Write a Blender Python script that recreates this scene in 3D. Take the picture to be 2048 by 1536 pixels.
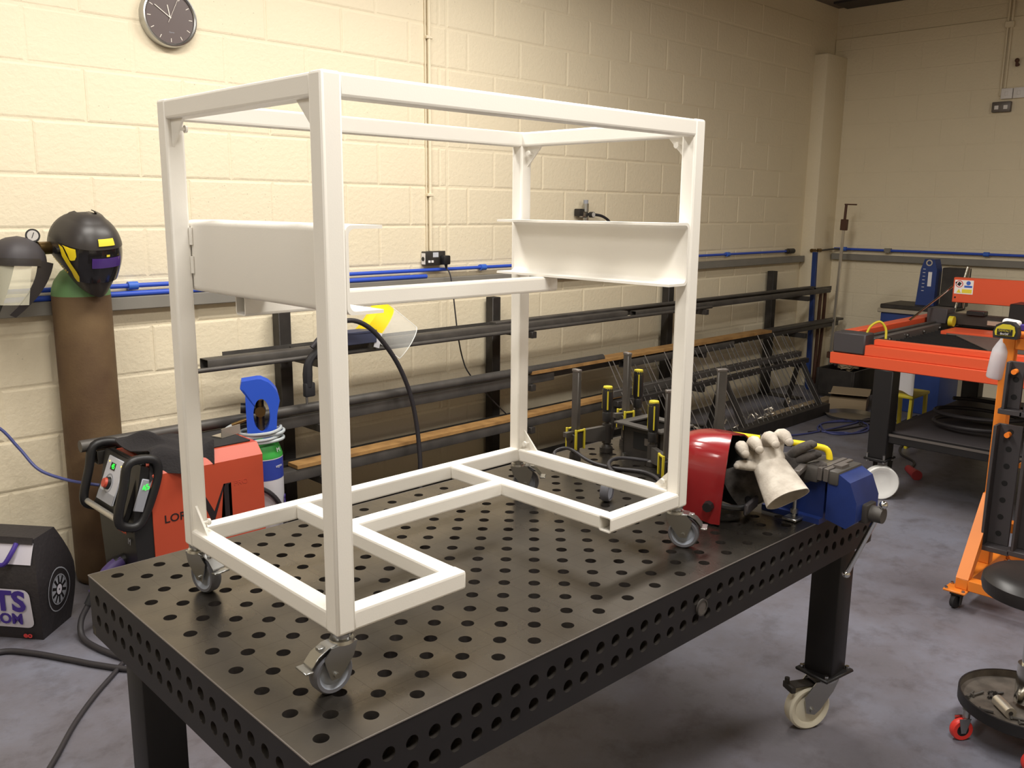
import bpy, bmesh, math, random
from mathutils import Vector, Matrix, Euler
random.seed(7)
PI = math.pi
C = bpy.context.scene.collection
S = bpy.context.scene
for o in list(bpy.data.objects): bpy.data.objects.remove(o)

# ------------------------------------------------------------------ camera
cam = bpy.data.cameras.new('camera'); cam.sensor_width = 36.0; cam.lens = 31.128
cam.clip_start = 0.05; cam.clip_end = 60
camo = bpy.data.objects.new('camera', cam); C.objects.link(camo)
RX = (0.71114, -0.70299, 0.00934); RY = (-0.12968, -0.14422, -0.98101); RZ = (0.69099, 0.69643, -0.19372)
m = Matrix(((RX[0], -RY[0], -RZ[0], -0.66138), (RX[1], -RY[1], -RZ[1], -1.10976), (RX[2], -RY[2], -RZ[2], 1.66259), (0, 0, 0, 1)))
camo.matrix_world = m
S.camera = camo
# ------------------------------------------------------------------ world and exposure
W = bpy.data.worlds.new('world'); S.world = W; W.use_nodes = True
W.node_tree.nodes['Background'].inputs[0].default_value = (0.9, 0.92, 1.0, 1)
W.node_tree.nodes['Background'].inputs[1].default_value = 0.15
S.view_settings.view_transform = 'Standard'; S.view_settings.look = 'None'
S.view_settings.exposure = 0.0; S.view_settings.gamma = 1.0; S.view_settings.use_curve_mapping = False
# ------------------------------------------------------------------ lamps (fluorescent battens under the ceiling)
LAMPS = [  # x, y, length along x, power
    (0.55, 1.45, 1.5, 66.0), (0.4, -0.85, 1.5, 76.0), (-2.2, 0.4, 1.5, 50.0), (4.0, -1.3, 1.5, 72.0), (2.55, 1.45, 1.5, 70.0)]
LAMP_Z = 3.36
for (x, y, ln, pw) in LAMPS:
    L = bpy.data.lights.new('batten_light', 'AREA'); L.shape = 'RECTANGLE'; L.size = ln; L.size_y = 0.42
    L.energy = pw; L.color = (1.0, 0.96, 0.895)
    o = bpy.data.objects.new('batten_light', L); C.objects.link(o); o.location = (x, y, LAMP_Z - 0.012)

# ------------------------------------------------------------------ helpers
def srgb(r, g, b):
    f = lambda c: (c / 255 / 12.92) if c / 255 <= 0.04045 else ((c / 255 + 0.055) / 1.055) ** 2.4
    return (f(r), f(g), f(b), 1.0)

MATS = {}
def mat(name, col, rough=0.5, metal=0.0, var=0.0, vscale=6.0, bump=0.0, bscale=60.0, emit=0.0, alpha=1.0, trans=0.0, coat=0.0, col2=None, ior=1.45, spec=0.5):
    M_ = bpy.data.materials.new(name); M_.use_nodes = True
    nt = M_.node_tree; b = nt.nodes['Principled BSDF']
    b.inputs['Base Color'].default_value = col; b.inputs['Roughness'].default_value = rough
    b.inputs['Metallic'].default_value = metal; b.inputs['IOR'].default_value = ior
    b.inputs['Specular IOR Level'].default_value = spec
    if coat: b.inputs['Coat Weight'].default_value = coat; b.inputs['Coat Roughness'].default_value = 0.08
    if trans: b.inputs['Transmission Weight'].default_value = trans
    if alpha < 1: b.inputs['Alpha'].default_value = alpha
    if emit: b.inputs['Emission Color'].default_value = col; b.inputs['Emission Strength'].default_value = emit
    if var or bump or col2:
        geo = nt.nodes.new('ShaderNodeNewGeometry')
    if var or col2:
        n = nt.nodes.new('ShaderNodeTexNoise'); n.inputs['Scale'].default_value = vscale; n.inputs['Detail'].default_value = 6
        nt.links.new(geo.outputs['Position'], n.inputs['Vector'])
        r = nt.nodes.new('ShaderNodeValToRGB'); c2 = col2 or tuple([c * (1 - var) for c in col[:3]] + [1])
        r.color_ramp.elements[0].color = c2; r.color_ramp.elements[1].color = col
        r.color_ramp.elements[0].position = 0.35; r.color_ramp.elements[1].position = 0.65
        nt.links.new(n.outputs['Fac'], r.inputs['Fac']); nt.links.new(r.outputs['Color'], b.inputs['Base Color'])
    if bump:
        n2 = nt.nodes.new('ShaderNodeTexNoise'); n2.inputs['Scale'].default_value = bscale; n2.inputs['Detail'].default_value = 5
        nt.links.new(geo.outputs['Position'], n2.inputs['Vector'])
        bp = nt.nodes.new('ShaderNodeBump'); bp.inputs['Strength'].default_value = bump; bp.inputs['Distance'].default_value = 0.01
        nt.links.new(n2.outputs['Fac'], bp.inputs['Height']); nt.links.new(bp.outputs['Normal'], b.inputs['Normal'])
    MATS[name] = M_
    return M_

class G:
    """collects shapes into one mesh"""
    def __init__(s): s.bm = bmesh.new(); s.m = Matrix.Identity(4)
    def _add(s, verts, faces):
        vs = [s.bm.verts.new(s.m @ Vector(v)) for v in verts]
        out = []
        for f in faces:
            try: out.append(s.bm.faces.new([vs[i] for i in f]))
            except ValueError: pass
        return vs, out
    def box(s, x0, x1, y0, y1, z0, z1, bev=0.0, seg=2, mtx=None):
        v = [(x, y, z) for x in (x0, x1) for y in (y0, y1) for z in (z0, z1)]
        if mtx is not None: v = [mtx @ Vector(p) for p in v]
        f = [(0, 1, 3, 2), (4, 6, 7, 5), (0, 4, 5, 1), (2, 3, 7, 6), (0, 2, 6, 4), (1, 5, 7, 3)]
        vs, fs = s._add(v, f)
        if bev > 0:
            es = list({e for fc in fs for e in fc.edges})
            bmesh.ops.bevel(s.bm, geom=es, offset=bev, segments=seg, profile=0.5, affect='EDGES', clamp_overlap=True)
        return s
    def cyl(s, p0, p1, r0, r1=None, seg=16, cap=True):
        p0 = Vector(p0); p1 = Vector(p1); r1 = r0 if r1 is None else r1
        d = (p1 - p0).normalized(); q = d.to_track_quat('Z', 'Y')
        v = []
        for p, r in ((p0, r0), (p1, r1)):
            for i in range(seg):
                a = 2 * PI * i / seg; v.append(p + q @ Vector((r * math.cos(a), r * math.sin(a), 0)))
        f = [(i, (i + 1) % seg, seg + (i + 1) % seg, seg + i) for i in range(seg)]
        if cap: f += [tuple(range(seg - 1, -1, -1)), tuple(range(seg, 2 * seg))]
        s._add(v, f); return s
    def tube(s, pts, r, seg=8, closed=False, smooth=0, radii=None):
        P = [Vector(p) for p in pts]
        if smooth: P = spline(P, smooth, closed)
        n = len(P); v = []; up = Vector((0, 0, 1)); last = None
        for i in range(n):
            a = P[i - 1] if (i > 0 or closed) else P[i]; b = P[(i + 1) % n] if (i < n - 1 or closed) else P[i]
            d = (b - a).normalized()
            if last is None:
                u = d.cross(up)
                if u.length < 1e-3: u = d.cross(Vector((1, 0, 0)))
            else: u = last - d * last.dot(d)
            u.normalize(); last = u; w = d.cross(u)
            rr = r
            if radii is not None:
                t = i / (n - 1) * (len(radii) - 1); k = min(int(t), len(radii) - 2); rr = radii[k] + (radii[k + 1] - radii[k]) * (t - k)
            for j in range(seg):
                an = 2 * PI * j / seg; v.append(P[i] + (u * math.cos(an) + w * math.sin(an)) * rr)
        f = []
        for i in range(n if closed else n - 1):
            for j in range(seg):
                a = i * seg + j; b = i * seg + (j + 1) % seg; c = ((i + 1) % n) * seg + (j + 1) % seg; d_ = ((i + 1) % n) * seg + j
                f.append((a, d_, c, b))
        if not closed: f += [tuple(range(seg)), tuple(range(n * seg - 1, (n - 1) * seg - 1, -1))]
        s._add(v, f); return s
    def lathe(s, prof, origin=(0, 0, 0), axis=(0, 0, 1), seg=32, a0=0, a1=2 * PI):
        o = Vector(origin); q = Vector(axis).normalized().to_track_quat('Z', 'Y')
        full = abs(a1 - a0 - 2 * PI) < 1e-6; n = seg if full else seg + 1
        v = []; f = []
        for (r, z) in prof:
            for i in range(n):
                a = a0 + (a1 - a0) * i / seg; v.append(o + q @ Vector((max(r, 1e-5) * math.cos(a), max(r, 1e-5) * math.sin(a), z)))
        for k in range(len(prof) - 1):
            for i in range(seg):
                j = (i + 1) % n; f.append((k * n + i, k * n + j, (k + 1) * n + j, (k + 1) * n + i))
        s._add(v, f); return s
    def prism(s, poly, origin, ux, uy, depth):
        """polygon in plane (ux,uy), extruded along ux x uy by depth"""
        o = Vector(origin); ux = Vector(ux); uy = Vector(uy); n = ux.cross(uy).normalized() * depth
        a = [o + ux * p[0] + uy * p[1] for p in poly]; b = [p + n for p in a]; k = len(poly)
        vs, fs = s._add(a + b, [tuple(range(k - 1, -1, -1)), tuple(range(k, 2 * k))] + [(i, (i + 1) % k, k + (i + 1) % k, k + i) for i in range(k)])
        big = [f for f in fs if len(f.verts) > 4]
        if big: bmesh.ops.triangulate(s.bm, faces=big)
        return s
    def grid(s, fn, nu, nv, thick=0.0, closed_u=False):
        """fn(u,v)->point; u,v in 0..1"""
        v = [Vector(fn(i / nu, j / nv)) for i in range(nu + 1) for j in range(nv + 1)]
        f = [(i * (nv + 1) + j, (i + 1) * (nv + 1) + j, (i + 1) * (nv + 1) + j + 1, i * (nv + 1) + j + 1) for i in range(nu) for j in range(nv)]
        vs, fs = s._add(v, f)
        if thick:
            bmesh.ops.remove_doubles(s.bm, verts=s.bm.verts[:], dist=1e-6)
            bmesh.ops.recalc_face_normals(s.bm, faces=s.bm.faces[:])
            bmesh.ops.solidify(s.bm, geom=s.bm.faces[:], thickness=thick)
        return s
    def hollow(s, p0, p1, w, h, t, up=(0, 0, 1)):
        p0 = Vector(p0); p1 = Vector(p1); d = (p1 - p0).normalized(); up = Vector(up); sd = d.cross(up)
        def ring(p, a, b, r):
            out = []
            for (sx, sy) in ((1, 1), (-1, 1), (-1, -1), (1, -1)):
                cx, cy = sx * (a - r), sy * (b - r); st = {(1, 1): 0, (-1, 1): PI / 2, (-1, -1): PI, (1, -1): 1.5 * PI}[(sx, sy)]
                for k in range(3):
                    an = st + k * PI / 4; out.append(p + sd * (cx + r * math.cos(an)) + up * (cy + r * math.sin(an)))
            return out
        R = [ring(p0, w / 2, h / 2, 0.006), ring(p1, w / 2, h / 2, 0.006), ring(p1, w / 2 - t, h / 2 - t, 0.003), ring(p0, w / 2 - t, h / 2 - t, 0.003)]
        n = 12; v = [p for r in R for p in r]; f = []
        for a in range(4):
            b = (a + 1) % 4
            for i in range(n): f.append((a * n + i, a * n + (i + 1) % n, b * n + (i + 1) % n, b * n + i))
        s._add(v, f); return s
    def ball(s, c, r, sx=1, sy=1, sz=1, u=16, v=10):
        mt = s.m @ Matrix.Translation(Vector(c)) @ Matrix.Diagonal((sx, sy, sz, 1))
        bmesh.ops.create_uvsphere(s.bm, u_segments=u, v_segments=v, radius=r, matrix=mt); return s
    def done(s, name, material, parent=None, ang=38, loc=None, flat=False, fixn=True):
        bm = s.bm
        bmesh.ops.remove_doubles(bm, verts=bm.verts[:], dist=1e-5)
        if fixn: bmesh.ops.recalc_face_normals(bm, faces=bm.faces[:])
        if not flat:
            for f in bm.faces: f.smooth = True
            lim = math.radians(ang)
            for e in bm.edges:
                if len(e.link_faces) == 2:
                    if e.calc_face_angle(0) > lim: e.smooth = False
        me = bpy.data.meshes.new(name); bm.to_mesh(me); bm.free()
        if material: me.materials.append(MATS[material] if isinstance(material, str) else material)
        o = bpy.data.objects.new(name, me); C.objects.link(o)
        if parent: o.parent = parent
        if loc: o.location = loc
        return o

def spline(P, k, closed=False):
    out = []; n = len(P)
    rng = range(n) if closed else range(n - 1)
    for i in rng:
        p0 = P[(i - 1) % n] if (closed or i > 0) else P[i]; p1 = P[i]; p2 = P[(i + 1) % n]
        p3 = P[(i + 2) % n] if (closed or i + 2 < n) else p2
        for j in range(k):
            t = j / k
            out.append(0.5 * ((2 * p1) + (p2 - p0) * t + (2 * p0 - 5 * p1 + 4 * p2 - p3) * t * t + (3 * p1 - p0 - 3 * p2 + p3) * t ** 3))
    if not closed: out.append(P[-1].copy())
    return out

def thing(name, label, cat, loc=(0, 0, 0), rz=0.0, group=None, rot=None):
    o = bpy.data.objects.new(name, None); C.objects.link(o); o.empty_display_size = 0.05
    o.location = loc; o.rotation_euler = rot or (0, 0, rz)
    o['label'] = label; o['category'] = cat
    if group: o['group'] = group
    return o
def tag(o, label, cat, group=None, kind=None):
    o['label'] = label; o['category'] = cat
    if group: o['group'] = group
    if kind: o['kind'] = kind
    return o
def struct(o, label=None):
    o['kind'] = 'structure'
    if label: o['label'] = label
    return o
def lettering(name, body, size, mtx, material, parent=None, extrude=0.0004, sx=1.0, shear=0.0, bold=0.0):
    cu = bpy.data.curves.new(name, 'FONT'); cu.body = body; cu.size = size; cu.extrude = extrude; cu.align_x = 'CENTER'; cu.align_y = 'CENTER'
    cu.shear = shear; cu.offset = bold; cu.resolution_u = 3
    t = bpy.data.objects.new('tmp_text', cu); C.objects.link(t)
    bpy.context.view_layer.update()
    me = bpy.data.meshes.new_from_object(t.evaluated_get(bpy.context.evaluated_depsgraph_get()))
    bpy.data.objects.remove(t)
    me.transform(mtx @ Matrix.Diagonal((sx, 1, 1, 1)))
    me.materials.clear(); me.materials.append(MATS[material])
    o = bpy.data.objects.new(name, me); C.objects.link(o)
    if parent: o.parent = parent
    return o
def basis(o, ux, uy):
    ux = Vector(ux).normalized(); uy = Vector(uy).normalized(); uz = ux.cross(uy)
    return Matrix(((ux.x, uy.x, uz.x, o[0]), (ux.y, uy.y, uz.y, o[1]), (ux.z, uy.z, uz.z, o[2]), (0, 0, 0, 1)))
def copy_tree(o, parent=None):
    c = o.copy(); C.objects.link(c); c.parent = parent
    for ch in list(o.children): copy_tree(ch, c)
    return c

# ------------------------------------------------------------------ materials
def wall_mat(name, col, blocks=False):
    M_ = mat(name, col, 0.62); nt = M_.node_tree; b = nt.nodes['Principled BSDF']
    geo = nt.nodes.new('ShaderNodeNewGeometry')
    n1 = nt.nodes.new('ShaderNodeTexNoise'); n1.inputs['Scale'].default_value = 2.2; n1.inputs['Detail'].default_value = 5
    n2 = nt.nodes.new('ShaderNodeTexNoise'); n2.inputs['Scale'].default_value = 42; n2.inputs['Detail'].default_value = 8; n2.inputs['Roughness'].default_value = 0.62
    v = nt.nodes.new('ShaderNodeTexVoronoi'); v.inputs['Scale'].default_value = 34
    vn = nt.nodes.new('ShaderNodeTexNoise'); vn.inputs['Scale'].default_value = 3.1
    for n in (n1, n2, v, vn): nt.links.new(geo.outputs['Position'], n.inputs['Vector'])
    mx = nt.nodes.new('ShaderNodeMix'); mx.data_type = 'RGBA'; mx.inputs[6].default_value = tuple([c * 0.94 for c in col[:3]] + [1]); mx.inputs[7].default_value = col
    nt.links.new(n1.outputs['Fac'], mx.inputs[0])
    # small pock marks where the paint has not filled the block face
    pm = nt.nodes.new('ShaderNodeMath'); pm.operation = 'LESS_THAN'; pm.inputs[1].default_value = 0.085
    nt.links.new(v.outputs['Distance'], pm.inputs[0])
    gt = nt.nodes.new('ShaderNodeMath'); gt.operation = 'GREATER_THAN'; gt.inputs[1].default_value = 0.57; nt.links.new(vn.outputs['Fac'], gt.inputs[0])
    pk = nt.nodes.new('ShaderNodeMath'); pk.operation = 'MULTIPLY'; nt.links.new(pm.outputs[0], pk.inputs[0]); nt.links.new(gt.outputs[0], pk.inputs[1])
    mx2 = nt.nodes.new('ShaderNodeMix'); mx2.data_type = 'RGBA'; mx2.inputs[7].default_value = tuple([c * 0.72 for c in col[:3]] + [1])
    nt.links.new(mx.outputs[2], mx2.inputs[6]); nt.links.new(pk.outputs[0], mx2.inputs[0]); nt.links.new(mx2.outputs[2], b.inputs['Base Color'])
    sm = nt.nodes.new('ShaderNodeMath'); sm.operation = 'MULTIPLY_ADD'; sm.inputs[1].default_value = -0.5
    nt.links.new(pk.outputs[0], sm.inputs[0]); nt.links.new(n2.outputs['Fac'], sm.inputs[2])
    h = sm.outputs[0]
    if blocks:
        br = nt.nodes.new('ShaderNodeTexBrick'); br.inputs['Scale'].default_value = 1.0; br.inputs['Mortar Size'].default_value = 0.006
        br.inputs['Brick Width'].default_value = 0.4425; br.inputs['Row Height'].default_value = 0.225; br.inputs['Mortar Smooth'].default_value = 0.6
        br.inputs['Color1'].default_value = (1, 1, 1, 1); br.inputs['Color2'].default_value = (1, 1, 1, 1); br.inputs['Mortar'].default_value = (0, 0, 0, 1)
        sp = nt.nodes.new('ShaderNodeSeparateXYZ'); cb = nt.nodes.new('ShaderNodeCombineXYZ')
        nt.links.new(geo.outputs['Position'], sp.inputs[0]); nt.links.new(sp.outputs['Y'], cb.inputs['X']); nt.links.new(sp.outputs['Z'], cb.inputs['Y'])
        nt.links.new(cb.outputs[0], br.inputs['Vector'])
        ad = nt.nodes.new('ShaderNodeMath'); ad.operation = 'MULTIPLY_ADD'; ad.inputs[1].default_value = 0.45
        nt.links.new(br.outputs['Color'], ad.inputs[0]); nt.links.new(h, ad.inputs[2]); h = ad.outputs[0]
    bp = nt.nodes.new('ShaderNodeBump'); bp.inputs['Strength'].default_value = 0.55; bp.inputs['Distance'].default_value = 0.006
    nt.links.new(h, bp.inputs['Height']); nt.links.new(bp.outputs['Normal'], b.inputs['Normal'])
    return M_
CREAM = srgb(232, 219, 191)
wall_mat('painted_block', CREAM); wall_mat('painted_block_far', CREAM, True)

def floor_mat():
    M_ = mat('floor_paint', srgb(104, 102, 110), 0.5); nt = M_.node_tree; b = nt.nodes['Principled BSDF']
    geo = nt.nodes.new('ShaderNodeNewGeometry')
    n1 = nt.nodes.new('ShaderNodeTexNoise'); n1.inputs['Scale'].default_value = 1.3; n1.inputs['Detail'].default_value = 8; n1.inputs['Roughness'].default_value = 0.65
    n2 = nt.nodes.new('ShaderNodeTexNoise'); n2.inputs['Scale'].default_value = 55; n2.inputs['Detail'].default_value = 4
    n3 = nt.nodes.new('ShaderNodeTexNoise'); n3.inputs['Scale'].default_value = 7; n3.inputs['Detail'].default_value = 8; n3.inputs['Roughness'].default_value = 0.7
    for n in (n1, n2, n3): nt.links.new(geo.outputs['Position'], n.inputs['Vector'])
    r = nt.nodes.new('ShaderNodeValToRGB'); e = r.color_ramp.elements
    e[0].position = 0.30; e[0].color = srgb(92, 90, 94); e[1].position = 0.62; e[1].color = srgb(114, 115, 127)
    k = e.new(0.46); k.color = srgb(103, 100, 107)
    nt.links.new(n1.outputs['Fac'], r.inputs['Fac'])
    r3 = nt.nodes.new('ShaderNodeValToRGB'); r3.color_ramp.elements[0].position = 0.30; r3.color_ramp.elements[0].color = (0.62, 0.58, 0.55, 1); r3.color_ramp.elements[1].position = 0.5; r3.color_ramp.elements[1].color = (1, 1, 1, 1)
    nt.links.new(n3.outputs['Fac'], r3.inputs['Fac'])
    mx = nt.nodes.new('ShaderNodeMix'); mx.data_type = 'RGBA'; mx.blend_type = 'MULTIPLY'; mx.inputs[0].default_value = 0.85
    nt.links.new(r.outputs['Color'], mx.inputs[6]); nt.links.new(r3.outputs['Color'], mx.inputs[7]); nt.links.new(mx.outputs[2], b.inputs['Base Color'])
    bp = nt.nodes.new('ShaderNodeBump'); bp.inputs['Strength'].default_value = 0.25; bp.inputs['Distance'].default_value = 0.004
    nt.links.new(n2.outputs['Fac'], bp.inputs['Height']); nt.links.new(bp.outputs['Normal'], b.inputs['Normal'])
floor_mat()
def table_mat():
    M_ = mat('table_steel', srgb(120, 112, 100), 0.30, 0.9); nt = M_.node_tree; b = nt.nodes['Principled BSDF']
    tc = nt.nodes.new('ShaderNodeTexCoord')
    n1 = nt.nodes.new('ShaderNodeTexNoise'); n1.inputs['Scale'].default_value = 3.2; n1.inputs['Detail'].default_value = 7; n1.inputs['Roughness'].default_value = 0.6
    n2 = nt.nodes.new('ShaderNodeTexNoise'); n2.inputs['Scale'].default_value = 160; n2.inputs['Detail'].default_value = 3
    nt.links.new(tc.outputs['Object'], n1.inputs['Vector']); nt.links.new(tc.outputs['Object'], n2.inputs['Vector'])
    r = nt.nodes.new('ShaderNodeValToRGB'); e = r.color_ramp.elements
    e[0].position = 0.32; e[0].color = srgb(84, 80, 75); e[1].position = 0.62; e[1].color = srgb(106, 100, 93)
    nt.links.new(n1.outputs['Fac'], r.inputs['Fac'])
    # scribed 100 mm grid lines
    br = nt.nodes.new('ShaderNodeTexBrick'); br.offset = 0.0; br.inputs['Scale'].default_value = 1.0; br.inputs['Brick Width'].default_value = 0.1; br.inputs['Row Height'].default_value = 0.1
    br.inputs['Mortar Size'].default_value = 0.0007; br.inputs['Mortar Smooth'].default_value = 0.3
    br.inputs['Color1'].default_value = (1, 1, 1, 1); br.inputs['Color2'].default_value = (1, 1, 1, 1); br.inputs['Mortar'].default_value = (0.55, 0.52, 0.5, 1)
    nt.links.new(tc.outputs['Object'], br.inputs['Vector'])
    mx = nt.nodes.new('ShaderNodeMix'); mx.data_type = 'RGBA'; mx.blend_type = 'MULTIPLY'; mx.inputs[0].default_value = 0.8
    nt.links.new(r.outputs['Color'], mx.inputs[6]); nt.links.new(br.outputs['Color'], mx.inputs[7]); nt.links.new(mx.outputs[2], b.inputs['Base Color'])
    mr = nt.nodes.new('ShaderNodeMapRange'); mr.inputs[1].default_value = 0.3; mr.inputs[2].default_value = 0.7; mr.inputs[3].default_value = 0.38; mr.inputs[4].default_value = 0.22
    nt.links.new(n1.outputs['Fac'], mr.inputs[0]); nt.links.new(mr.outputs[0], b.inputs['Roughness'])
    bp = nt.nodes.new('ShaderNodeBump'); bp.inputs['Strength'].default_value = 0.06; bp.inputs['Distance'].default_value = 0.002
    nt.links.new(n2.outputs['Fac'], bp.inputs['Height']); nt.links.new(bp.outputs['Normal'], b.inputs['Normal'])
table_mat()
mat('bore_lit_steel', srgb(104, 98, 93), 0.35, 0.8)  # hole walls made paler: the light they catch is put into the colour
mat('apron_steel', srgb(37, 34, 35), 0.5, 0.2, var=0.2, vscale=8)
mat('white_powder', srgb(238, 234, 226), 0.42, bump=0.03, bscale=300)
mat('black_paint', srgb(25, 23, 24), 0.5, var=0.15, vscale=10)
mat('black_plastic', srgb(30, 29, 30), 0.42)
mat('black_rubber', srgb(34, 33, 35), 0.7)
mat('mill_steel', srgb(88, 84, 80), 0.5, 0.35, var=0.3, vscale=9)
mat('dark_steel', srgb(62, 58, 55), 0.5, 0.3, var=0.3, vscale=12)
mat('chrome', srgb(215, 215, 212), 0.14, 1.0)
mat('zinc', srgb(180, 180, 178), 0.32, 1.0)
mat('grey_rubber', srgb(98, 98, 104), 0.55)
mat('hub_grey', srgb(150, 156, 168), 0.4)
mat('nylon_white', srgb(214, 208, 190), 0.45)
mat('nylon_pure', srgb(228, 228, 226), 0.45)
mat('trunk_grey', srgb(132, 128, 120), 0.55, var=0.12, vscale=5)
mat('pipe_blue', srgb(52, 84, 190), 0.4)
mat('clip_blue', srgb(60, 104, 200), 0.4)
mat('rust_brown', srgb(110, 88, 60), 0.75, col2=srgb(88, 66, 46), vscale=4, bump=0.1, bscale=90)
mat('shoulder_green', srgb(96, 132, 84), 0.6)
mat('yellow', srgb(236, 208, 32), 0.45)
mat('clamp_yellow', srgb(196, 180, 44), 0.5)
mat('lens_purple', srgb(74, 48, 118), 0.12, coat=0.6)
mat('gloss_black', srgb(26, 24, 25), 0.16, coat=0.5)
mat('helmet_black', srgb(54, 50, 48), 0.38)
mat('visor_clear', srgb(236, 232, 208), 0.08, alpha=0.3, spec=0.6)
mat('shield_clear', srgb(245, 245, 240), 0.05, alpha=0.16, spec=0.7)
mat('acrylic_edge', srgb(250, 250, 245), 0.2, alpha=0.85)
mat('dial_white', srgb(186, 182, 176), 0.4)
mat('brass', srgb(120, 96, 60), 0.35, 0.9)
mat('weld_orange', srgb(184, 74, 48), 0.42, var=0.06)
mat('print_dark', srgb(36, 26, 28), 0.5)
mat('print_orange', srgb(220, 80, 40), 0.5)
mat('panel_grey', srgb(196, 198, 206), 0.45)
mat('panel_mid', srgb(150, 152, 160), 0.45)
mat('led_green', srgb(40, 255, 60), 0.4, emit=2.2)
mat('led_amber', srgb(255, 200, 90), 0.4, emit=2.0)
mat('led_black', srgb(20, 28, 22), 0.3)
mat('knob_red', srgb(190, 74, 54), 0.4)
mat('bar_silver', srgb(196, 192, 184), 0.35, 0.7)
mat('purple_rubber', srgb(82, 66, 120), 0.5)
mat('cable_blue', srgb(70, 76, 128), 0.5)
mat('cable_black', srgb(46, 43, 46), 0.55)
mat('cloth_black', srgb(38, 35, 36), 0.95, bump=0.3, bscale=120)
mat('bag_black', srgb(44, 40, 42), 0.6, bump=0.25, bscale=60)
mat('bag_white', srgb(208, 204, 214), 0.6)
mat('bag_purple', srgb(62, 42, 130), 0.6)
mat('bag_red', srgb(196, 60, 60), 0.6)
mat('cyl_white', srgb(204, 202, 206), 0.45)
mat('cyl_green', srgb(58, 158, 66), 0.45)
mat('cyl_blue', srgb(44, 62, 150), 0.45)
mat('guard_blue', srgb(44, 84, 196), 0.42)
mat('hose_grey', srgb(176, 182, 184), 0.4)
mat('wood', srgb(168, 128, 76), 0.7, col2=srgb(140, 104, 60), vscale=14)
mat('helmet_red', srgb(148, 34, 38), 0.2, coat=0.5, var=0.15, vscale=5)
mat('inner_black', srgb(18, 17, 17), 0.7)
mat('glove_leather', srgb(206, 198, 186), 0.9, col2=srgb(176, 166, 154), vscale=22, bump=0.25, bscale=80)
mat('glove_dark', srgb(96, 90, 86), 0.9, col2=srgb(60, 56, 54), vscale=22, bump=0.25, bscale=80)
mat('vise_blue', srgb(29, 48, 108), 0.45, var=0.25, vscale=12)
mat('machine_orange', srgb(216, 86, 52), 0.4)
mat('cart_orange', srgb(222, 126, 42), 0.45)
mat('charcoal', srgb(62, 58, 60), 0.55)
mat('machine_blue', srgb(40, 62, 122), 0.5, var=0.2)
mat('grey_plate', srgb(110, 104, 100), 0.45, 0.5)
mat('bottle_white', srgb(214, 212, 218), 0.45, alpha=0.75)
mat('sticker_white', srgb(232, 228, 226), 0.5)
mat('sticker_blue', srgb(60, 100, 190), 0.5)
mat('sticker_yellow', srgb(226, 206, 60), 0.5)
mat('leather_black', srgb(36, 33, 33), 0.36)
mat('wheel_red', srgb(214, 56, 48), 0.4)
mat('tray_grey', srgb(120, 112, 104), 0.5, 0.6, var=0.4, vscale=20)
mat('alu', srgb(206, 198, 184), 0.35, 0.8)
mat('cardboard', srgb(150, 132, 106), 0.85)
mat('paper', srgb(214, 212, 216), 0.8)
mat('ceiling_paint', srgb(120, 112, 104), 0.8)
mat('clock_face', srgb(92, 80, 78), 0.35)
mat('ink_white', srgb(235, 226, 214), 0.5)
mat('red_item', srgb(150, 46, 52), 0.5)
mat('blue_box', srgb(66, 70, 92), 0.5)
mat('clamp_brown', srgb(84, 54, 40), 0.6)
mat('tool_orange', srgb(244, 130, 40), 0.5)
mat('lamp_body', srgb(235, 235, 230), 0.5)
mat('lamp_tube', srgb(255, 246, 230), 0.5, emit=2.0)

# ------------------------------------------------------------------ the room
WY = 3.022      # inner face of the long left wall (y)
BX = 7.71       # inner face of the far wall (x)
ZC = 3.535      # ceiling
X0, Y0 = -4.2, -3.8
g = G(); g.box(X0, BX + .2, Y0, WY + .2, -0.12, 0); struct(g.done('floor', 'floor_paint'))
g = G(); g.box(X0, BX + .2, Y0, WY + .2, ZC, ZC + .12); struct(g.done('ceiling', 'ceiling_paint'))
wl = G().box(X0, BX + .2, WY + .0032, WY + .22, 0, ZC).done('wall_left', 'painted_block'); struct(wl)
wb = G().box(BX, BX + .22, Y0, WY + .01, 0, ZC).done('wall_back', 'painted_block_far'); struct(wb)
wr = G().box(X0, BX + .2, Y0 - .2, Y0, 0, ZC).done('wall_right', 'painted_block_far'); struct(wr)
wf = G().box(X0 - .2, X0, Y0, WY + .2, 0, ZC).done('wall_front', 'painted_block_far'); struct(wf)
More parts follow.
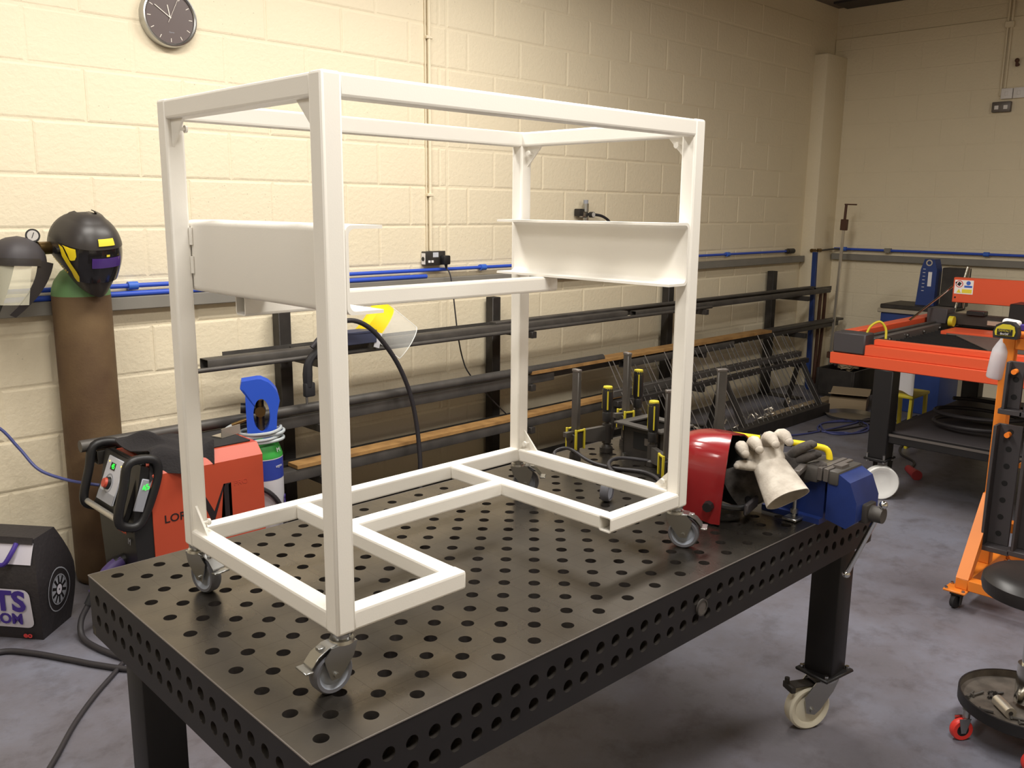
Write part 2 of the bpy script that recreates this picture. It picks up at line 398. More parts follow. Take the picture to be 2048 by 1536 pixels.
# concrete blocks of the long wall, running bond, painted over
PITCH, COURSE, ZB = 0.4425, 0.225, -0.012
def block_mesh(w, h):
    """block face with softly rounded arrises; local origin at its lower left front corner"""
    g = G(); c = 0.009; d = 0.0026
    o = [(0, d, 0), (w, d, 0), (w, d, h), (0, d, h)]; i = [(c, 0, c), (w - c, 0, c), (w - c, 0, h - c), (c, 0, h - c)]; k = [(x, .03, z) for x, _, z in o]
    g._add(o + i + k, [(4, 5, 6, 7)] + [(q, (q + 1) % 4, 4 + (q + 1) % 4, 4 + q) for q in range(4)] + [(8 + q, 8 + (q + 1) % 4, (q + 1) % 4, q) for q in range(4)])
    me = bpy.data.meshes.new('block'); g.bm.to_mesh(me); g.bm.free(); me.materials.append(MATS['painted_block']); return me
BLK = {}
MJ = 2.875   # movement joint
for n in range(15):
    off = 1.047 if n % 2 == 0 else 1.270
    xs = [off + PITCH * k for k in range(-4, 16)]
    edges = sorted([x for x in xs if -0.25 < x < 7.33] + [MJ])
    z0 = max(0.001, ZB + COURSE * n) + 0.004; z1 = min(ZC, ZB + COURSE * (n + 1)) - 0.004
    for a, b in zip(edges[:-1], edges[1:]):
        if b - a < 0.03: continue
        ga = 0.004; gb = 0.004
        if abs(a - MJ) < 1e-6: ga = 0.008
        w = round(b - a - ga - gb, 4); h = round(z1 - z0, 4)
        if (w, h) not in BLK: BLK[(w, h)] = block_mesh(w, h)
        o = bpy.data.objects.new('block', BLK[(w, h)]); C.objects.link(o); o.parent = wl
        o.location = (a + ga, WY + random.uniform(-0.0012, 0.0016), z0)
# pillar in the far corner
g = G(); g.box(7.31, BX + .01, 2.895, WY + .01, 0, 3.08, 0.012, 2); struct(g.done('pillar', 'painted_block'))
# shallow step added to imitate the shadow line high on the far wall
g = G(); g.box(BX - 0.012, BX + .01, Y0, WY, 0, 3.255, 0.004, 1); struct(g.done('shadow_step', 'painted_block_far'))
# roof steel seen in the top corner
g = G(); g.box(BX - 0.30, BX - .02, Y0, 2.93, ZC - 0.02, ZC - 0.001); struct(g.done('trim_2', 'charcoal'))

# ceiling lamps (above the picture)
for i, (x, y, ln, pw) in enumerate(LAMPS):
    t = thing('ceiling_light', ['fluorescent batten under the ceiling beside the clock wall', 'fluorescent batten under the ceiling above the camera', 'fluorescent batten under the ceiling at the near end', 'fluorescent batten under the ceiling towards the far wall', 'fluorescent batten under the ceiling above the stock rack'][i], 'lamp', (x, y, LAMP_Z), group='ceiling battens')
    g = G(); g.box(-ln / 2 - .03, ln / 2 + .03, -.24, .24, 0.0, .07, .01); g.done('housing', 'lamp_body', t)
    for s in (-.6, .6):
        G().cyl((s, 0, .07), (s, 0, ZC - LAMP_Z), .006, seg=8).done('hanger', 'zinc', t)

# ------------------------------------------------------------------ welding table
TR = math.radians(-1.0227); TH = 0.80
table = thing('welding_table', 'large dark steel welding table drilled all over with round holes', 'table', (0, 0, 0), TR)
def Tw(x, y, z=0.0):   # table coordinates -> world (z above the table top)
    c, s = math.cos(TR), math.sin(TR); return Vector((c * x - s * y, s * x + c * y, TH + z))
NS = 24
def drilled_cell(g, corners, cen, r, ux, uy, nrm, depth):
    """polygon cell with a round hole and the hole wall behind it; corners start on the +u axis and go round"""
    k = len(corners); per = NS // k
    def P(u, v, d=0): return cen + ux * u + uy * v + nrm * d
    ca = [math.atan2(c[1], c[0]) for c in corners]
    circ = [(r * math.cos(ca[0] + 2 * PI * i / NS), r * math.sin(ca[0] + 2 * PI * i / NS)) for i in range(NS)]
    vv = [P(*c) for c in corners] + [P(*c) for c in circ] + [P(*c, depth) for c in circ]
    f = []
    for q in range(k):
        for i in range(per):
            a = k + (q * per + i); b = k + ((q * per + i + 1) % NS)
            mid = per // 2
            if i < mid: f.append((q, a, b)) if False else f.append((q, b, a))
            else: f.append(((q + 1) % k, b, a))
        f.append((q, (q + 1) % k, k + (q * per + mid)))
    nf = len(f)
    for i in range(NS):
        j = (i + 1) % NS; f.append((k + i, k + j, k + NS + j, k + NS + i))
    _, fs = g._add(vv, f)
    for q in fs[nf:]: q.material_index = 1
g = G(); ux, uy, uz = Vector((1, 0, 0)), Vector((0, 1, 0)), Vector((0, 0, 1))
dia = [(0.05, 0), (0, 0.05), (-0.05, 0), (0, -0.05)]
for i in range(20):
    for j in range(10): drilled_cell(g, dia, Vector((.05 + .1 * i, .05 + .1 * j, TH)), .014, ux, uy, uz, -.025)
for i in range(19):
    for j in range(9): drilled_cell(g, dia, Vector((.1 + .1 * i, .1 + .1 * j, TH)), .014, ux, uy, uz, -.025)
def tri(a, b, c): g._add([(a[0], a[1], TH), (b[0], b[1], TH), (c[0], c[1], TH)], [(0, 1, 2)])
for i in range(19):
    x = .05 + .1 * i
    tri((x, 0), (x + .1, 0), (x + .05, .05)); tri((x + .1, 1), (x, 1), (x + .05, .95))
for j in range(9):
    y = .05 + .1 * j
    tri((0, y + .1), (0, y), (.05, y + .05)); tri((2, y), (2, y + .1), (1.95, y + .05))
tri((0, 0), (.05, 0), (0, .05)); tri((2, 0), (2, .05), (1.95, 0)); tri((2, 1), (1.95, 1), (2, .95)); tri((0, 1), (0, .95), (.05, 1))
top = g.done('top_plate', 'table_steel', table, fixn=False); top.data.materials.append(MATS['bore_lit_steel'])
# plate edge and the drilled aprons
def apron(p0, d, length, nrm):
    g = G(); up = Vector((0, 0, 1)); d = Vector(d); nrm = Vector(nrm); p0 = Vector(p0)
    sq = [(0.025, 0.025), (-0.025, 0.025), (-0.025, -0.025), (0.025, -0.025)]
    nx = int(round(length / .05)) - 1
    for i in range(nx):
        for row in (-.05, -.10): drilled_cell(g, sq, p0 + d * (.05 + .05 * i) + up * (TH + row), .0135, d, up, nrm, -.018)
    def quad(a0, a1, b0, b1): g._add([p0 + d * a0 + up * (TH + b0), p0 + d * a1 + up * (TH + b0), p0 + d * a1 + up * (TH + b1), p0 + d * a0 + up * (TH + b1)], [(0, 1, 2, 3)])
    xs = [0] + [.025 + .05 * i for i in range(nx + 1)] + [length]
    for a, b in zip(xs[:-1], xs[1:]):
        quad(a, b, -.025, -.0015); quad(a, b, -.15, -.125)
    for a, b in ((0, .025), (length - .025, length)):
        quad(a, b, -.075, -.025); quad(a, b, -.125, -.075)
    # back side and underside so that the apron is a plate
    q = lambda a, b, z0, z1, t: [p0 + d * a + up * (TH + z0) - nrm * t, p0 + d * b + up * (TH + z0) - nrm * t, p0 + d * b + up * (TH + z1) - nrm * t, p0 + d * a + up * (TH + z1) - nrm * t]
    v = q(0, length, -.15, -.0015, .019); g._add(v, [(3, 2, 1, 0)])
    v = [p0 + up * (TH - .15), p0 + d * length + up * (TH - .15), p0 + d * length + up * (TH - .15) - nrm * .019, p0 + up * (TH - .15) - nrm * .019]; g._add(v, [(0, 1, 2, 3)])
    o = g.done('apron_panel', 'apron_steel', table, fixn=False); o.data.materials.append(MATS['bore_lit_steel']); return o
apron((0, 0, 0), (1, 0, 0), 2.0, (0, -1, 0)); apron((0, 1, 0), (0, -1, 0), 1.0, (-1, 0, 0))
apron((2, 0, 0), (0, 1, 0), 1.0, (1, 0, 0)); apron((2, 1, 0), (-1, 0, 0), 2.0, (0, 1, 0))
# bright worn edge line of the plate
g = G()
for a, b in (((0, 0), (2, 0)), ((2, 0), (2, 1)), ((2, 1), (0, 1)), ((0, 1), (0, 0))):
    g.tube([(a[0], a[1], TH - .001), (b[0], b[1], TH - .001)], .0016, 6)
g.done('plate_edge', 'grey_plate', table)
# round maker's medallion on the front apron
g = G(); g.cyl((1.07, -.001, TH - .075), (1.07, -.004, TH - .075), .021, seg=24); md = g.done('medallion', 'grey_plate', table)
G().lathe([(.017, 0), (.021, 0), (.021, .002), (.017, .002), (.017, 0)], (1.07, -.004, TH - .075), (0, -1, 0), 24).done('medallion_rim', 'mill_steel', md)

def big_castor(parent, loc, trail, wheel_mat):
    """heavy braked swivel castor, 190 mm tall; loc = plate underside centre"""
    f = G(); mt = Matrix.Translation(loc) @ Matrix.Rotation(trail, 4, 'Z'); f.m = mt
    wc = (.055, 0, -.117); r = .075
    f.lathe([(.0, 0), (.045, 0), (.048, -.012), (.04, -.026), (.0, -.026)], (0, 0, 0), seg=20)
    for s in (-1, 1):
        f.prism([(-.038, -.02), (.045, -.02), (.085, -.07), (.075, -.125), (.045, -.135), (.025, -.12), (-.02, -.06)], (0, s * .028 + (.0015 if s > 0 else -.0015 + .003), 0), (1, 0, 0), (0, 0, 1), .003)
    f.box(-.036, .046, -.03, .03, -.026, -.02)
    f.cyl((wc[0], -.036, wc[2]), (wc[0], .036, wc[2]), .009, seg=10)
    fork = f.done('castor_fork', 'zinc', parent)
    w = G(); w.m = mt
    w.lathe([(.012, -.02), (.05, -.014), (.056, -.019), (.068, -.021), (.0745, -.015), (.0745, .015), (.068, .021), (.056, .019), (.05, .014), (.012, .02)], wc, (0, 1, 0), 36)
    w.done('castor_wheel', wheel_mat, fork)
    b = G(); b.m = mt
    b.box(.03, .125, -.02, .02, -.035, -.031); b.box(.118, .135, -.026, .026, -.05, -.028, .003); b.cyl((.128, -.012, -.028), (.128, -.012, -.012), .008, seg=10)
    b.done('brake_lever', 'dark_steel', fork)
    return fork
for (lx, ly, tr) in ((0.07, .815, math.radians(200)), (1.945, .09, math.radians(152)), (0.07, .12, math.radians(250)), (1.945, .86, math.radians(60))):
    g = G(); g.box(lx - .048, lx + .048, ly - .048, ly + .048, .20, TH - .148, .006, 2); leg = g.done('leg', 'black_paint', table)
    g = G(); mt = Matrix.Translation((lx, ly, 0)) @ Matrix.Rotation(math.radians(-8), 4, 'Z')
    g.box(-.072, .072, -.062, .062, .19, .2015, .004, 1, mt); fp = g.done('foot_plate', 'black_paint', leg)
    for sx in (-1, 1):
        for sy in (-1, 1):
            p = mt @ Vector((sx * .056, sy * .046, .2015)); G().cyl(p, p + Vector((0, 0, .009)), .007, seg=8).done('foot_bolt', 'chrome', leg)
    f = big_castor(leg, (lx, ly, .19), tr, 'nylon_white')
# ------------------------------------------------------------------ white frame on the table
FW, FD, FH, FZ, FT = 1.0653, 0.6259, 0.9668, 0.11, 0.04
frame = thing('equipment_frame', 'white powder coated box section frame on castors standing on the welding table', 'frame', (0.14831, 0.14008, TH), math.radians(-0.5947))
def bar(name, x0, x1, y0, y1, z0, z1, bev=.0055):
    return G().box(x0, x1, y0, y1, z0, z1, bev, 2).done(name, 'white_powder', frame, ang=20)
ZT = FZ + FH
for (x, y) in ((0, 0), (0, FD - FT), (FW - FT, 0), (FW - FT, FD - FT)):
    bar('post', x, x + FT, y, y + FT, FZ, ZT)
e = .001
bar('top_rail', FT - .006, FW - FT + .006, e, FT - e, ZT - FT, ZT - e); bar('top_rail', FT - .006, FW - FT + .006, FD - FT + e, FD - e, ZT - FT, ZT - e)
bar('top_rail', e, FT - e, FT - .006, FD - FT + .006, ZT - FT, ZT - e); bar('top_rail', FW - FT + e, FW - e, FT - .006, FD - FT + .006, ZT - FT, ZT - e)
zb0, zb1 = FZ + e, FZ + FT
bar('base_rail', e, FT - e, FT - .006, FD - FT + .006, zb0, zb1)                      # left side
bar('base_rail', FW - FT + e, FW - e, FT - .006, FD - FT + .006, zb0, zb1)            # right side
bar('base_rail', FT - .006, FW - FT + .006, FD - FT + e, FD - e, zb0, zb1)            # back
bar('base_rail', FT - .006, .305, e, FT - e, zb0, zb1)                                # short front piece
bar('base_rail', .265, .304, FT - .006, FD - FT + .002, zb0 + e, zb1 - e)             # first cross rail
bar('base_rail', .302, .760, .377, .416, zb0 + e, zb1 - e)                            # middle rail
bar('base_rail', .758, .797, FT - .006, FD - FT + .002, zb0 + e, zb1 - e)             # second cross rail
g = G(); g.hollow((.757, FT / 2, FZ + FT / 2), (FW - FT + .006, FT / 2, FZ + FT / 2), FT - .002, FT - .002, .003); g.done('base_rail', 'white_powder', frame, ang=20)
# C channels on both sides, 150 x 75
def channel(x_web, s):
    g = G(); z0, z1 = .683, .834; t = .006; fl = .075; r = .012; yA, yB = .004, FD - .02
    zm = (z0 + z1) / 2
    out = [(fl, z0), (r + .004, z0)] + [(r - r * math.sin(k * PI / 8), z0 + r - r * math.cos(k * PI / 8)) for k in range(5)]
    inn = [(fl, z0 + t), (r + t, z0 + t)] + [(r + t - r * math.sin(k * PI / 8), z0 + t + r - r * math.cos(k * PI / 8)) for k in range(5)]
    out += [(x, 2 * zm - z) for x, z in reversed(out)]; inn += [(x, 2 * zm - z) for x, z in reversed(inn)]
    n = len(out); loop = out + inn[::-1]; N = 2 * n
    vs = [(x_web + s * p[0], y, p[1]) for y in (yA, yB) for p in loop]
    f = [(i, (i + 1) % N, N + (i + 1) % N, N + i) for i in range(N)]
    for i in range(n - 1):
        f.append((i, i + 1, N - 2 - i, N - 1 - i)); f.append((N + N - 1 - i, N + N - 2 - i, N + i + 1, N + i))
    g._add(vs, f)
    return g.done('channel', 'white_powder', frame, ang=30)
channel(FT + .001, 1); channel(FW - FT - .001, -1)
g = G(); g.hollow((.068, .435, .6625), (1.0, .435, .6625), .04, .04, .003); g.done('cross_tube', 'white_powder', frame, ang=20)
# weld runs between channel and posts
for x in (FT - .002, FW - FT + .002):
    for y in (FT + .006, FD - FT - .004):
        for z in (.74, .80):
            G().tube([(x, y, z - .018), (x, y, z), (x, y, z + .018)], .004, 6).done('weld_bead', 'white_powder', frame)
# corner gussets with levelling screws
for sx in (0, 1):
    for sy in (0, 1):
        for top_ in (0, 1):
            if (sx, sy, top_) == (0, 0, 0): continue
            y = FT if sy == 0 else FD - FT; dy = 1 if sy == 0 else -1
            z = ZT - FT if top_ else FZ + FT; dz = -1 if top_ else 1
            x = .012 if sx == 0 else FW - .017
            p = [(y - dy * .002, z - dz * .002), (y + dy * .058, z - dz * .002), (y + dy * .05, z + dz * .006), (y + dy * .002, z + dz * .058)]
            p = [(y, z), (y + dy * .055, z), (y, z + dz * .055)]
            g = G(); g.prism(p, (x, 0, 0), (0, 1, 0), (0, 0, 1), .005); gs = g.done('gusset', 'white_powder', frame, flat=True)
            dx = 1 if sx == 0 else -1; cy, cz = y + dy * .019, z + dz * .019
            xx = x + (.005 if dx > 0 else 0)
            G().cyl((xx, cy, cz), (xx + dx * .016, cy, cz), .0035, seg=8).cyl((xx + dx * .014, cy, cz), (xx + dx * .019, cy, cz), .008, .007, seg=12).done('screw', 'white_powder', gs)
# braked castors of the frame
def castor(parent, loc, trail):
    mt = Matrix.Translation(loc) @ Matrix.Rotation(trail, 4, 'Z'); wc = (.024, 0, -.0705); r = .0395
    f = G(); f.m = mt
    f.cyl((0, 0, 0), (0, 0, -.006), .0195, seg=20).cyl((0, 0, -.005), (0, 0, -.013), .015, seg=16).cyl((0, 0, -.012), (0, 0, -.018), .022, .024, seg=20)
    for s in (-1, 1):
        f.prism([(-.022, -.018), (.03, -.018), (.046, -.034), (.044, -.046), (.033, -.079), (.015, -.079), (-.014, -.044)], (0, s * .0165 + (.002 if s > 0 else 0), 0), (1, 0, 0), (0, 0, 1), .002)
    f.box(-.022, .032, -.018, .018, -.0205, -.0175)
    f.cyl((wc[0], -.023, wc[2]), (wc[0], .023, wc[2]), .005, seg=10)
    fork = f.done('castor_fork', 'zinc', parent)
    w = G(); w.m = mt; w.lathe([(.030, -.0125), (.036, -.0135), (r, -.009), (r, .009), (.036, .0135), (.030, .0125)], wc, (0, 1, 0), 36); w.done('castor_tyre', 'grey_rubber', fork)
    h = G(); h.m = mt; h.lathe([(.0, -.008), (.012, -.008), (.024, -.005), (.030, -.011), (.0312, -.0125), (.0312, .0125), (.030, .011), (.024, .005), (.012, .008), (0, .008)], wc, (0, 1, 0), 28); h.done('castor_hub', 'hub_grey', fork)
    b = G(); b.m = mt
    pr = [(.012, -.017), (.034, -.019), (.056, -.03), (.07, -.046)]
    for (a, c) in zip(pr[:-1], pr[1:]):
        b.prism([(a[0], a[1]), (c[0], c[1]), (c[0], c[1] + .003), (a[0], a[1] + .003)], (0, .015, 0), (1, 0, 0), (0, 0, 1), .03)
    b.box(.068, .084, -.019, .019, -.052, -.048, .001, 1); b.box(.036, .05, -.007, .007, -.024, -.0165, .001, 1)
    b.done('brake_pedal', 'zinc', fork)
castor(frame, (.021, .021, FZ), math.radians(178)); castor(frame, (.021, FD - .021, FZ), math.radians(-78))
castor(frame, (FW - .021, .021, FZ), math.radians(-62)); castor(frame, (FW - .021, FD - .021, FZ), math.radians(-52))
# ------------------------------------------------------------------ things on the walls
# clock
ck = thing('wall_clock', 'round steel rimmed wall clock with dark face on the cream block wall', 'clock', (1.212, WY, 2.494))
R = .127
G().lathe([(.0, -.001), (R, -.001), (R, -.034), (R - .004, -.043), (R - .010, -.045), (R - .016, -.040), (R - .017, -.033), (.0, -.033)], (0, 0, 0), (0, 1, 0), 56).done('rim', 'zinc', ck)
fc = G().cyl((0, -.0335, 0), (0, -.035, 0), R - .0172, seg=56).done('face', 'clock_face', ck)
for k in range(12):
    a = k * PI / 6; d = Vector((math.sin(a), 0, math.cos(a))); n = Vector((math.cos(a), 0, -math.sin(a)))
    p = d * .088; q = d * .104; y = Vector((0, -.0352, 0)); w = .0013
    g = G(); g._add([p + n * w + y, q + n * w + y, q - n * w + y, p - n * w + y] + [v + Vector((0, -.0006, 0)) for v in (p + n * w + y, q + n * w + y, q - n * w + y, p - n * w + y)], [(0, 1, 2, 3), (7, 6, 5, 4), (0, 4, 5, 1), (1, 5, 6, 2), (2, 6, 7, 3), (3, 7, 4, 0)])
    g.done('hour_mark', 'ink_white', fc)
def hand(name, ang, l0, l1, w, y):
    a = math.radians(ang); d = Vector((math.sin(a), 0, math.cos(a))); g = G(); n = Vector((math.cos(a), 0, -math.sin(a))); yy = Vector((0, y, 0))
    A = [d * l0 + n * w, d * l1 + n * w, d * l1 - n * w, d * l0 - n * w]
    g._add([v + yy for v in A] + [v + yy + Vector((0, -.001, 0)) for v in A], [(0, 1, 2, 3), (7, 6, 5, 4), (0, 4, 5, 1), (1, 5, 6, 2), (2, 6, 7, 3), (3, 7, 4, 0)])
    g.done(name, 'ink_white', ck)
hand('hour_hand', 349, -.004, .054, .0019, -.0365); hand('minute_hand', 304, -.004, .083, .0016, -.038); hand('second_hand', 25.5, -.024, .098, .0006, -.0395)
G().cyl((0, -.036, 0), (0, -.041, 0), .0035, seg=12).done('hub', 'ink_white', ck)
lettering('face_lettering', 'Quartz', .0085, basis((.004, -.0353, -.062), (1, 0, 0), (0, 0, 1)), 'panel_mid', ck, .0001)
# rawl bolt left in the wall
tag(G().cyl((1.29, WY + .002, 2.155), (1.29, WY - .012, 2.152), .006, seg=10).cyl((1.29, WY - .010, 2.152), (1.29, WY - .016, 2.152), .009, seg=6).done('wall_bolt', 'mill_steel'), 'rusty bolt stub in the block wall under the clock', 'bolt')

# cable trunking along both walls
def trunking(name, p0, p1, label):
    t = thing(name, label, 'trunking', p0); g = G(); d = Vector(p1) - Vector(p0)
    if abs(d.x) > abs(d.y): g.box(0, d.x, -.044, -.003, 0, .056, .002, 1); l = G().box(.001, d.x - .001, -.052, -.044, -.001, .0575, .003, 1)
    else: g.box(-.044, -.001, d.y, 0, 0, .056, .002, 1); l = G().box(-.052, -.044, d.y + .001, -.001, -.001, .0575, .003, 1)
    g.done('tray', 'trunk_grey', t); l.done('lid', 'trunk_grey', t)
trunking('cable_trunking', (-1.4, WY, 1.198), (7.29, WY, 1.198), 'grey steel cable trunking along the long block wall')
trunking('cable_trunking', (BX - .012, 2.88, 1.215), (BX - .012, -3.4, 1.215), 'grey steel cable trunking along the far wall')
# blue air pipes
ap = thing('air_pipe', 'upper blue compressed air pipe clipped along the long wall', 'pipe', (-1.4, WY - .03, 1.304))
G().cyl((0, 0, 0), (8.46, 0, 0), .0105, seg=12).done('tube', 'pipe_blue', ap)
for x in (2.36, 4.54, 7.37): G().cyl((x - .022, 0, 0), (x + .022, 0, 0), .019, seg=14).box(x - .012, x + .012, 0, .031, -.012, .012).done('pipe_clip', 'clip_blue', ap)
G().cyl((8.40, 0, 0), (8.50, 0, 0), .024, seg=12).cyl((8.36, 0, 0), (8.42, 0, 0), .017, seg=12).done('coupling', 'dark_steel', ap)
lp = thing('air_pipe', 'lower blue air pipe resting on the trunking with a cut end below the socket', 'pipe', (-1.4, WY - .036, 1.2685))
G().cyl((0, 0, 0), (4.08, 0, 0), .0125, seg=14).done('tube', 'pipe_blue', lp)
G().box(2.30, 2.33, -.004, .037, -.0125, .0, .001, 1).done('pipe_clip', 'clip_blue', lp)
bpipe = thing('air_pipe', 'blue compressed air pipe along the far wall above the trunking', 'pipe', (BX - .05, 2.86, 1.318))
G().cyl((0, 0, 0), (0, -6, 0), .0115, seg=12).done('tube', 'pipe_blue', bpipe)
for y in (-.10, -1.37): G().cyl((0, y + .022, 0), (0, y - .022, 0), .02, seg=14).box(0, .04, y - .012, y + .012, -.012, .012).done('pipe_clip', 'clip_blue', bpipe)
G().cyl((0, -.49, 0), (0, -.55, 0), .021, seg=12).box(-.02, .04, -.54, -.5, -.02, .02).done('valve', 'trunk_grey', bpipe)
G().tube([(-.37, .05, -.012), (-.2, .03, -.014), (-.06, .0, -.005), (0, -.06, 0)], .0085, 8, smooth=4).done('corner_hose', 'mill_steel', bpipe)
for k, x in enumerate((-.34, -.25)): G().cyl((x - .035, .045 - .01 * k, -.012), (x + .03, .04 - .01 * k, -.013), .017, seg=12).done('coupling', 'brass', bpipe)

# conduit and double socket
co = thing('wall_conduit', 'cream painted conduit running up the block wall from the socket', 'conduit', (2.733, WY - .014, 1.415))
G().cyl((0, 0, 0), (0, 0, ZC - 1.43), .0105, seg=14).done('tube', 'painted_block', co)
G().cyl((-.022, .008, 0), (-.022, .008, ZC - 1.43), .004, seg=8).done('cable', 'painted_block', co)
for z in (.325, 1.2): G().box(-.026, .018, -.013, .013, z - .008, z + .008, .002, 1).done('saddle', 'painted_block', co)
so = thing('wall_socket', 'dark metal double socket box on the wall at the foot of the conduit', 'socket', (2.745, WY, 1.373))
G().box(-.073, .073, -.042, 0, -.04, .04, .004, 2).done('back_box', 'mill_steel', so)
G().box(-.075, .075, -.047, -.042, -.0415, .0415, .003, 2).done('face_plate', 'dark_steel', so)
G().box(-.0755, -.0732, -.040, -.004, -.036, .030, .001, 1).done('side_label', 'sticker_white', so)
G().cyl((-.0757, -.02, -.004), (-.0765, -.02, -.004), .013, seg=16).done('label_mark', 'black_plastic', so)
for x in (-.052, -.028): G().box(x - .008, x + .008, -.052, -.047, -.026, -.012, .001, 1).done('rocker_switch', 'sticker_white', so)
G().box(-.022, .02, -.0478, -.047, .006, .034).done('notice_sticker', 'panel_grey', so)
pl = thing('plug', 'black mains plug pushed into the double socket', 'plug', (2.80, WY - .047, 1.363))
G().box(-.024, .026, -.042, 0, -.028, .026, .007, 2).cyl((.004, -.022, -.026), (.008, -.022, -.055), .011, .005, seg=10).done('body', 'black_plastic', pl)
G().tube([(.008, -.022, -.05), (.014, -.05, -.09), (.014, -.075, -.2), (.02, -.09, -.33), (.03, -.10, -.45), (.03, -.14, -.58), (.06, -.17, -.68), (.2, -.22, -.85), (.36, -.28, -1.03), (.45, -.34, -1.2)], .0042, 8, smooth=5).done('cord', 'cable_black', pl)
# air regulator behind the frame
rg = thing('air_regulator', 'small silver air regulator with gauge and black hose on the long wall', 'regulator', (4.09, WY, 1.63))
G().box(-.03, .03, -.05, 0, -.02, .025, .006, 2).cyl((0, -.05, .02), (0, -.05, .075), .021, seg=14).cyl((0, -.05, -.02), (0, -.05, -.085), .022, .016, seg=14).done('body', 'zinc', rg)
G().cyl((0, -.05, .06), (0, -.05, .10), .017, seg=14).done('knob', 'panel_mid', rg)
G().box(-.075, -.03, -.06, -.01, -.01, .04, .006, 2).done('inlet_valve', 'dark_steel', rg)
G().cyl((.05, -.05, 0), (.05, -.08, 0), .02, seg=18).done('gauge', 'dark_steel', rg); G().cyl((.05, -.0802, 0), (.05, -.0815, 0), .017, seg=18).done('gauge_dial', 'dial_white', rg)
G().tube([(.03, -.045, .002), (.10, -.05, .0), (.18, -.055, -.012), (.25, -.06, -.05), (.3, -.06, -.13), (.31, -.055, -.26)], .010, 8, smooth=5).done('hose', 'cable_black', rg)
# far wall: conduit, switches, socket, hook
fc_ = thing('wall_conduit', 'pair of painted conduits coming down the far wall to the switches', 'conduit', (BX - .012, 1.50, 2.69))
for dy, zz in ((0.0, 0), (.03, -.06)): G().cyl((-.012, dy, zz), (-.012, dy, ZC - 2.70), .009, seg=10).done('tube', 'painted_block', fc_)
G().box(-.03, .0, -.02, .05, .48, .53, .004, 1).done('saddle', 'painted_block', fc_)
for k, (y, lab) in enumerate(((1.476, 'left of the two white wall switches on the far wall'), (1.382, 'right of the two white wall switches on the far wall'))):
    t = thing('wall_switch', lab, 'switch', (BX - .012, y, 2.645), group='white switches on the far wall')
    G().box(-.032, 0, -.044, .044, -.042, .042, .004, 2).done('plate', 'sticker_white', t); G().box(-.037, -.032, -.012, .012, -.016, .016, .002, 1).done('rocker', 'sticker_white', t)
t = thing('wall_socket', 'grey metal double socket under the switches on the far wall', 'socket', (BX - .012, 1.505, 2.54))
G().box(-.04, 0, -.073, .073, -.042, .042, .006, 2).done('box', 'grey_plate', t)
for y in (-.035, .035): G().box(-.043, -.04, y - .016, y + .016, -.02, .012, .002, 1).done('outlet', 'sticker_white', t)
tag(G().tube([(BX - .013, 1.42, 2.87), (BX - .05, 1.42, 2.86), (BX - .055, 1.42, 2.90)], .012, 8).ball((BX - .055, 1.42, 2.90), .018).done('wall_hook', 'clamp_brown'), 'small rusty brown hook on the far wall above the switches', 'hook')

# ------------------------------------------------------------------ gas cylinder with helmets
cy = thing('gas_cylinder', 'tall rusty brown gas cylinder with faded green shoulder against the wall', 'gas cylinder', (0.70, 2.893, 0))
CR = .117
G().lathe([(.0, .002), (CR - .012, .002), (CR - .003, .012), (CR, .03), (CR, 1.285)], seg=40).done('body', 'rust_brown', cy)
G().lathe([(CR, 1.283), (CR - .002, 1.31), (CR - .014, 1.345), (.075, 1.385), (.045, 1.405), (.03, 1.415), (.0, 1.416)], seg=40).done('shoulder', 'shoulder_green', cy)
G().cyl((0, 0, 1.41), (0, 0, 1.50), .022, .017, seg=14).cyl((0, 0, 1.47), (-.09, -.05, 1.49), .014, seg=12).done('valve', 'brass', cy)
rgl = G().cyl((-.08, -.045, 1.49), (-.19, -.10, 1.49), .026, seg=16).done('regulator', 'brass', cy)
gd = Vector((-.25, -.93, .12)).normalized(); gp = Vector((-.20, -.10, 1.54))
G().cyl(gp - gd * .02, gp + gd * .012, .027, seg=24).cyl(gp - gd * .005 + Vector((0, 0, -.06)), gp + Vector((0, 0, -.02)), .008, seg=8).done('gauge', 'black_plastic', rgl)
gdl = G().cyl(gp + gd * .012, gp + gd * .0135, .0205, seg=24).done('gauge_dial', 'dial_white', rgl)
G().cyl(gp + gd * .0145 + Vector((-.004, 0, -.010)), gp + gd * .0145 + Vector((.005, 0, .012)), .0012, seg=6).done('gauge_needle', 'black_plastic', rgl)

# welding helmets -----------------------------------------------------------
def shell_pt(a, z, dims, off=0.0):
    """point of a helmet shell; a = angle round from the front (deg), z = height -1 (chin) .. 1 (crown)"""
    fx, sy, hz, chin = dims
    if z >= 0: k = math.sqrt(max(0.0, 1 - (z * .9999) ** 2.3)); rx, ry = fx * k, sy * k
    else:
        t = -z; rx = fx * (1 - .18 * t ** 2); ry = sy * (1 - (1 - chin) * t ** 1.6)
    an = math.radians(a); c, s = math.cos(an), math.sin(an)
    p = 2.5
    rr = 1.0 / ((abs(c)) ** p + (abs(s)) ** p) ** (1 / p)
    x = (rx + off) * c * rr; y = (ry + off) * s * rr
    return Vector((x, y, z * hz + (off if z > .9 else 0)))
def shell(dims, amax, bottom, nu=36, nv=20, off=0.0, zr=(-1, 1), ar=None):
    def fn(u, v):
        z = zr[0] + (zr[1] - zr[0]) * v
        a0, a1 = ar or (-amax, amax); a = a0 + (a1 - a0) * u
        p = shell_pt(a, z, dims, off)
        if bottom and z < 0:      # cheek line rises towards the back
            k = min(1, abs(a) / amax) ** 1.5; p.z += k * bottom * (-z)
        return p
    return fn
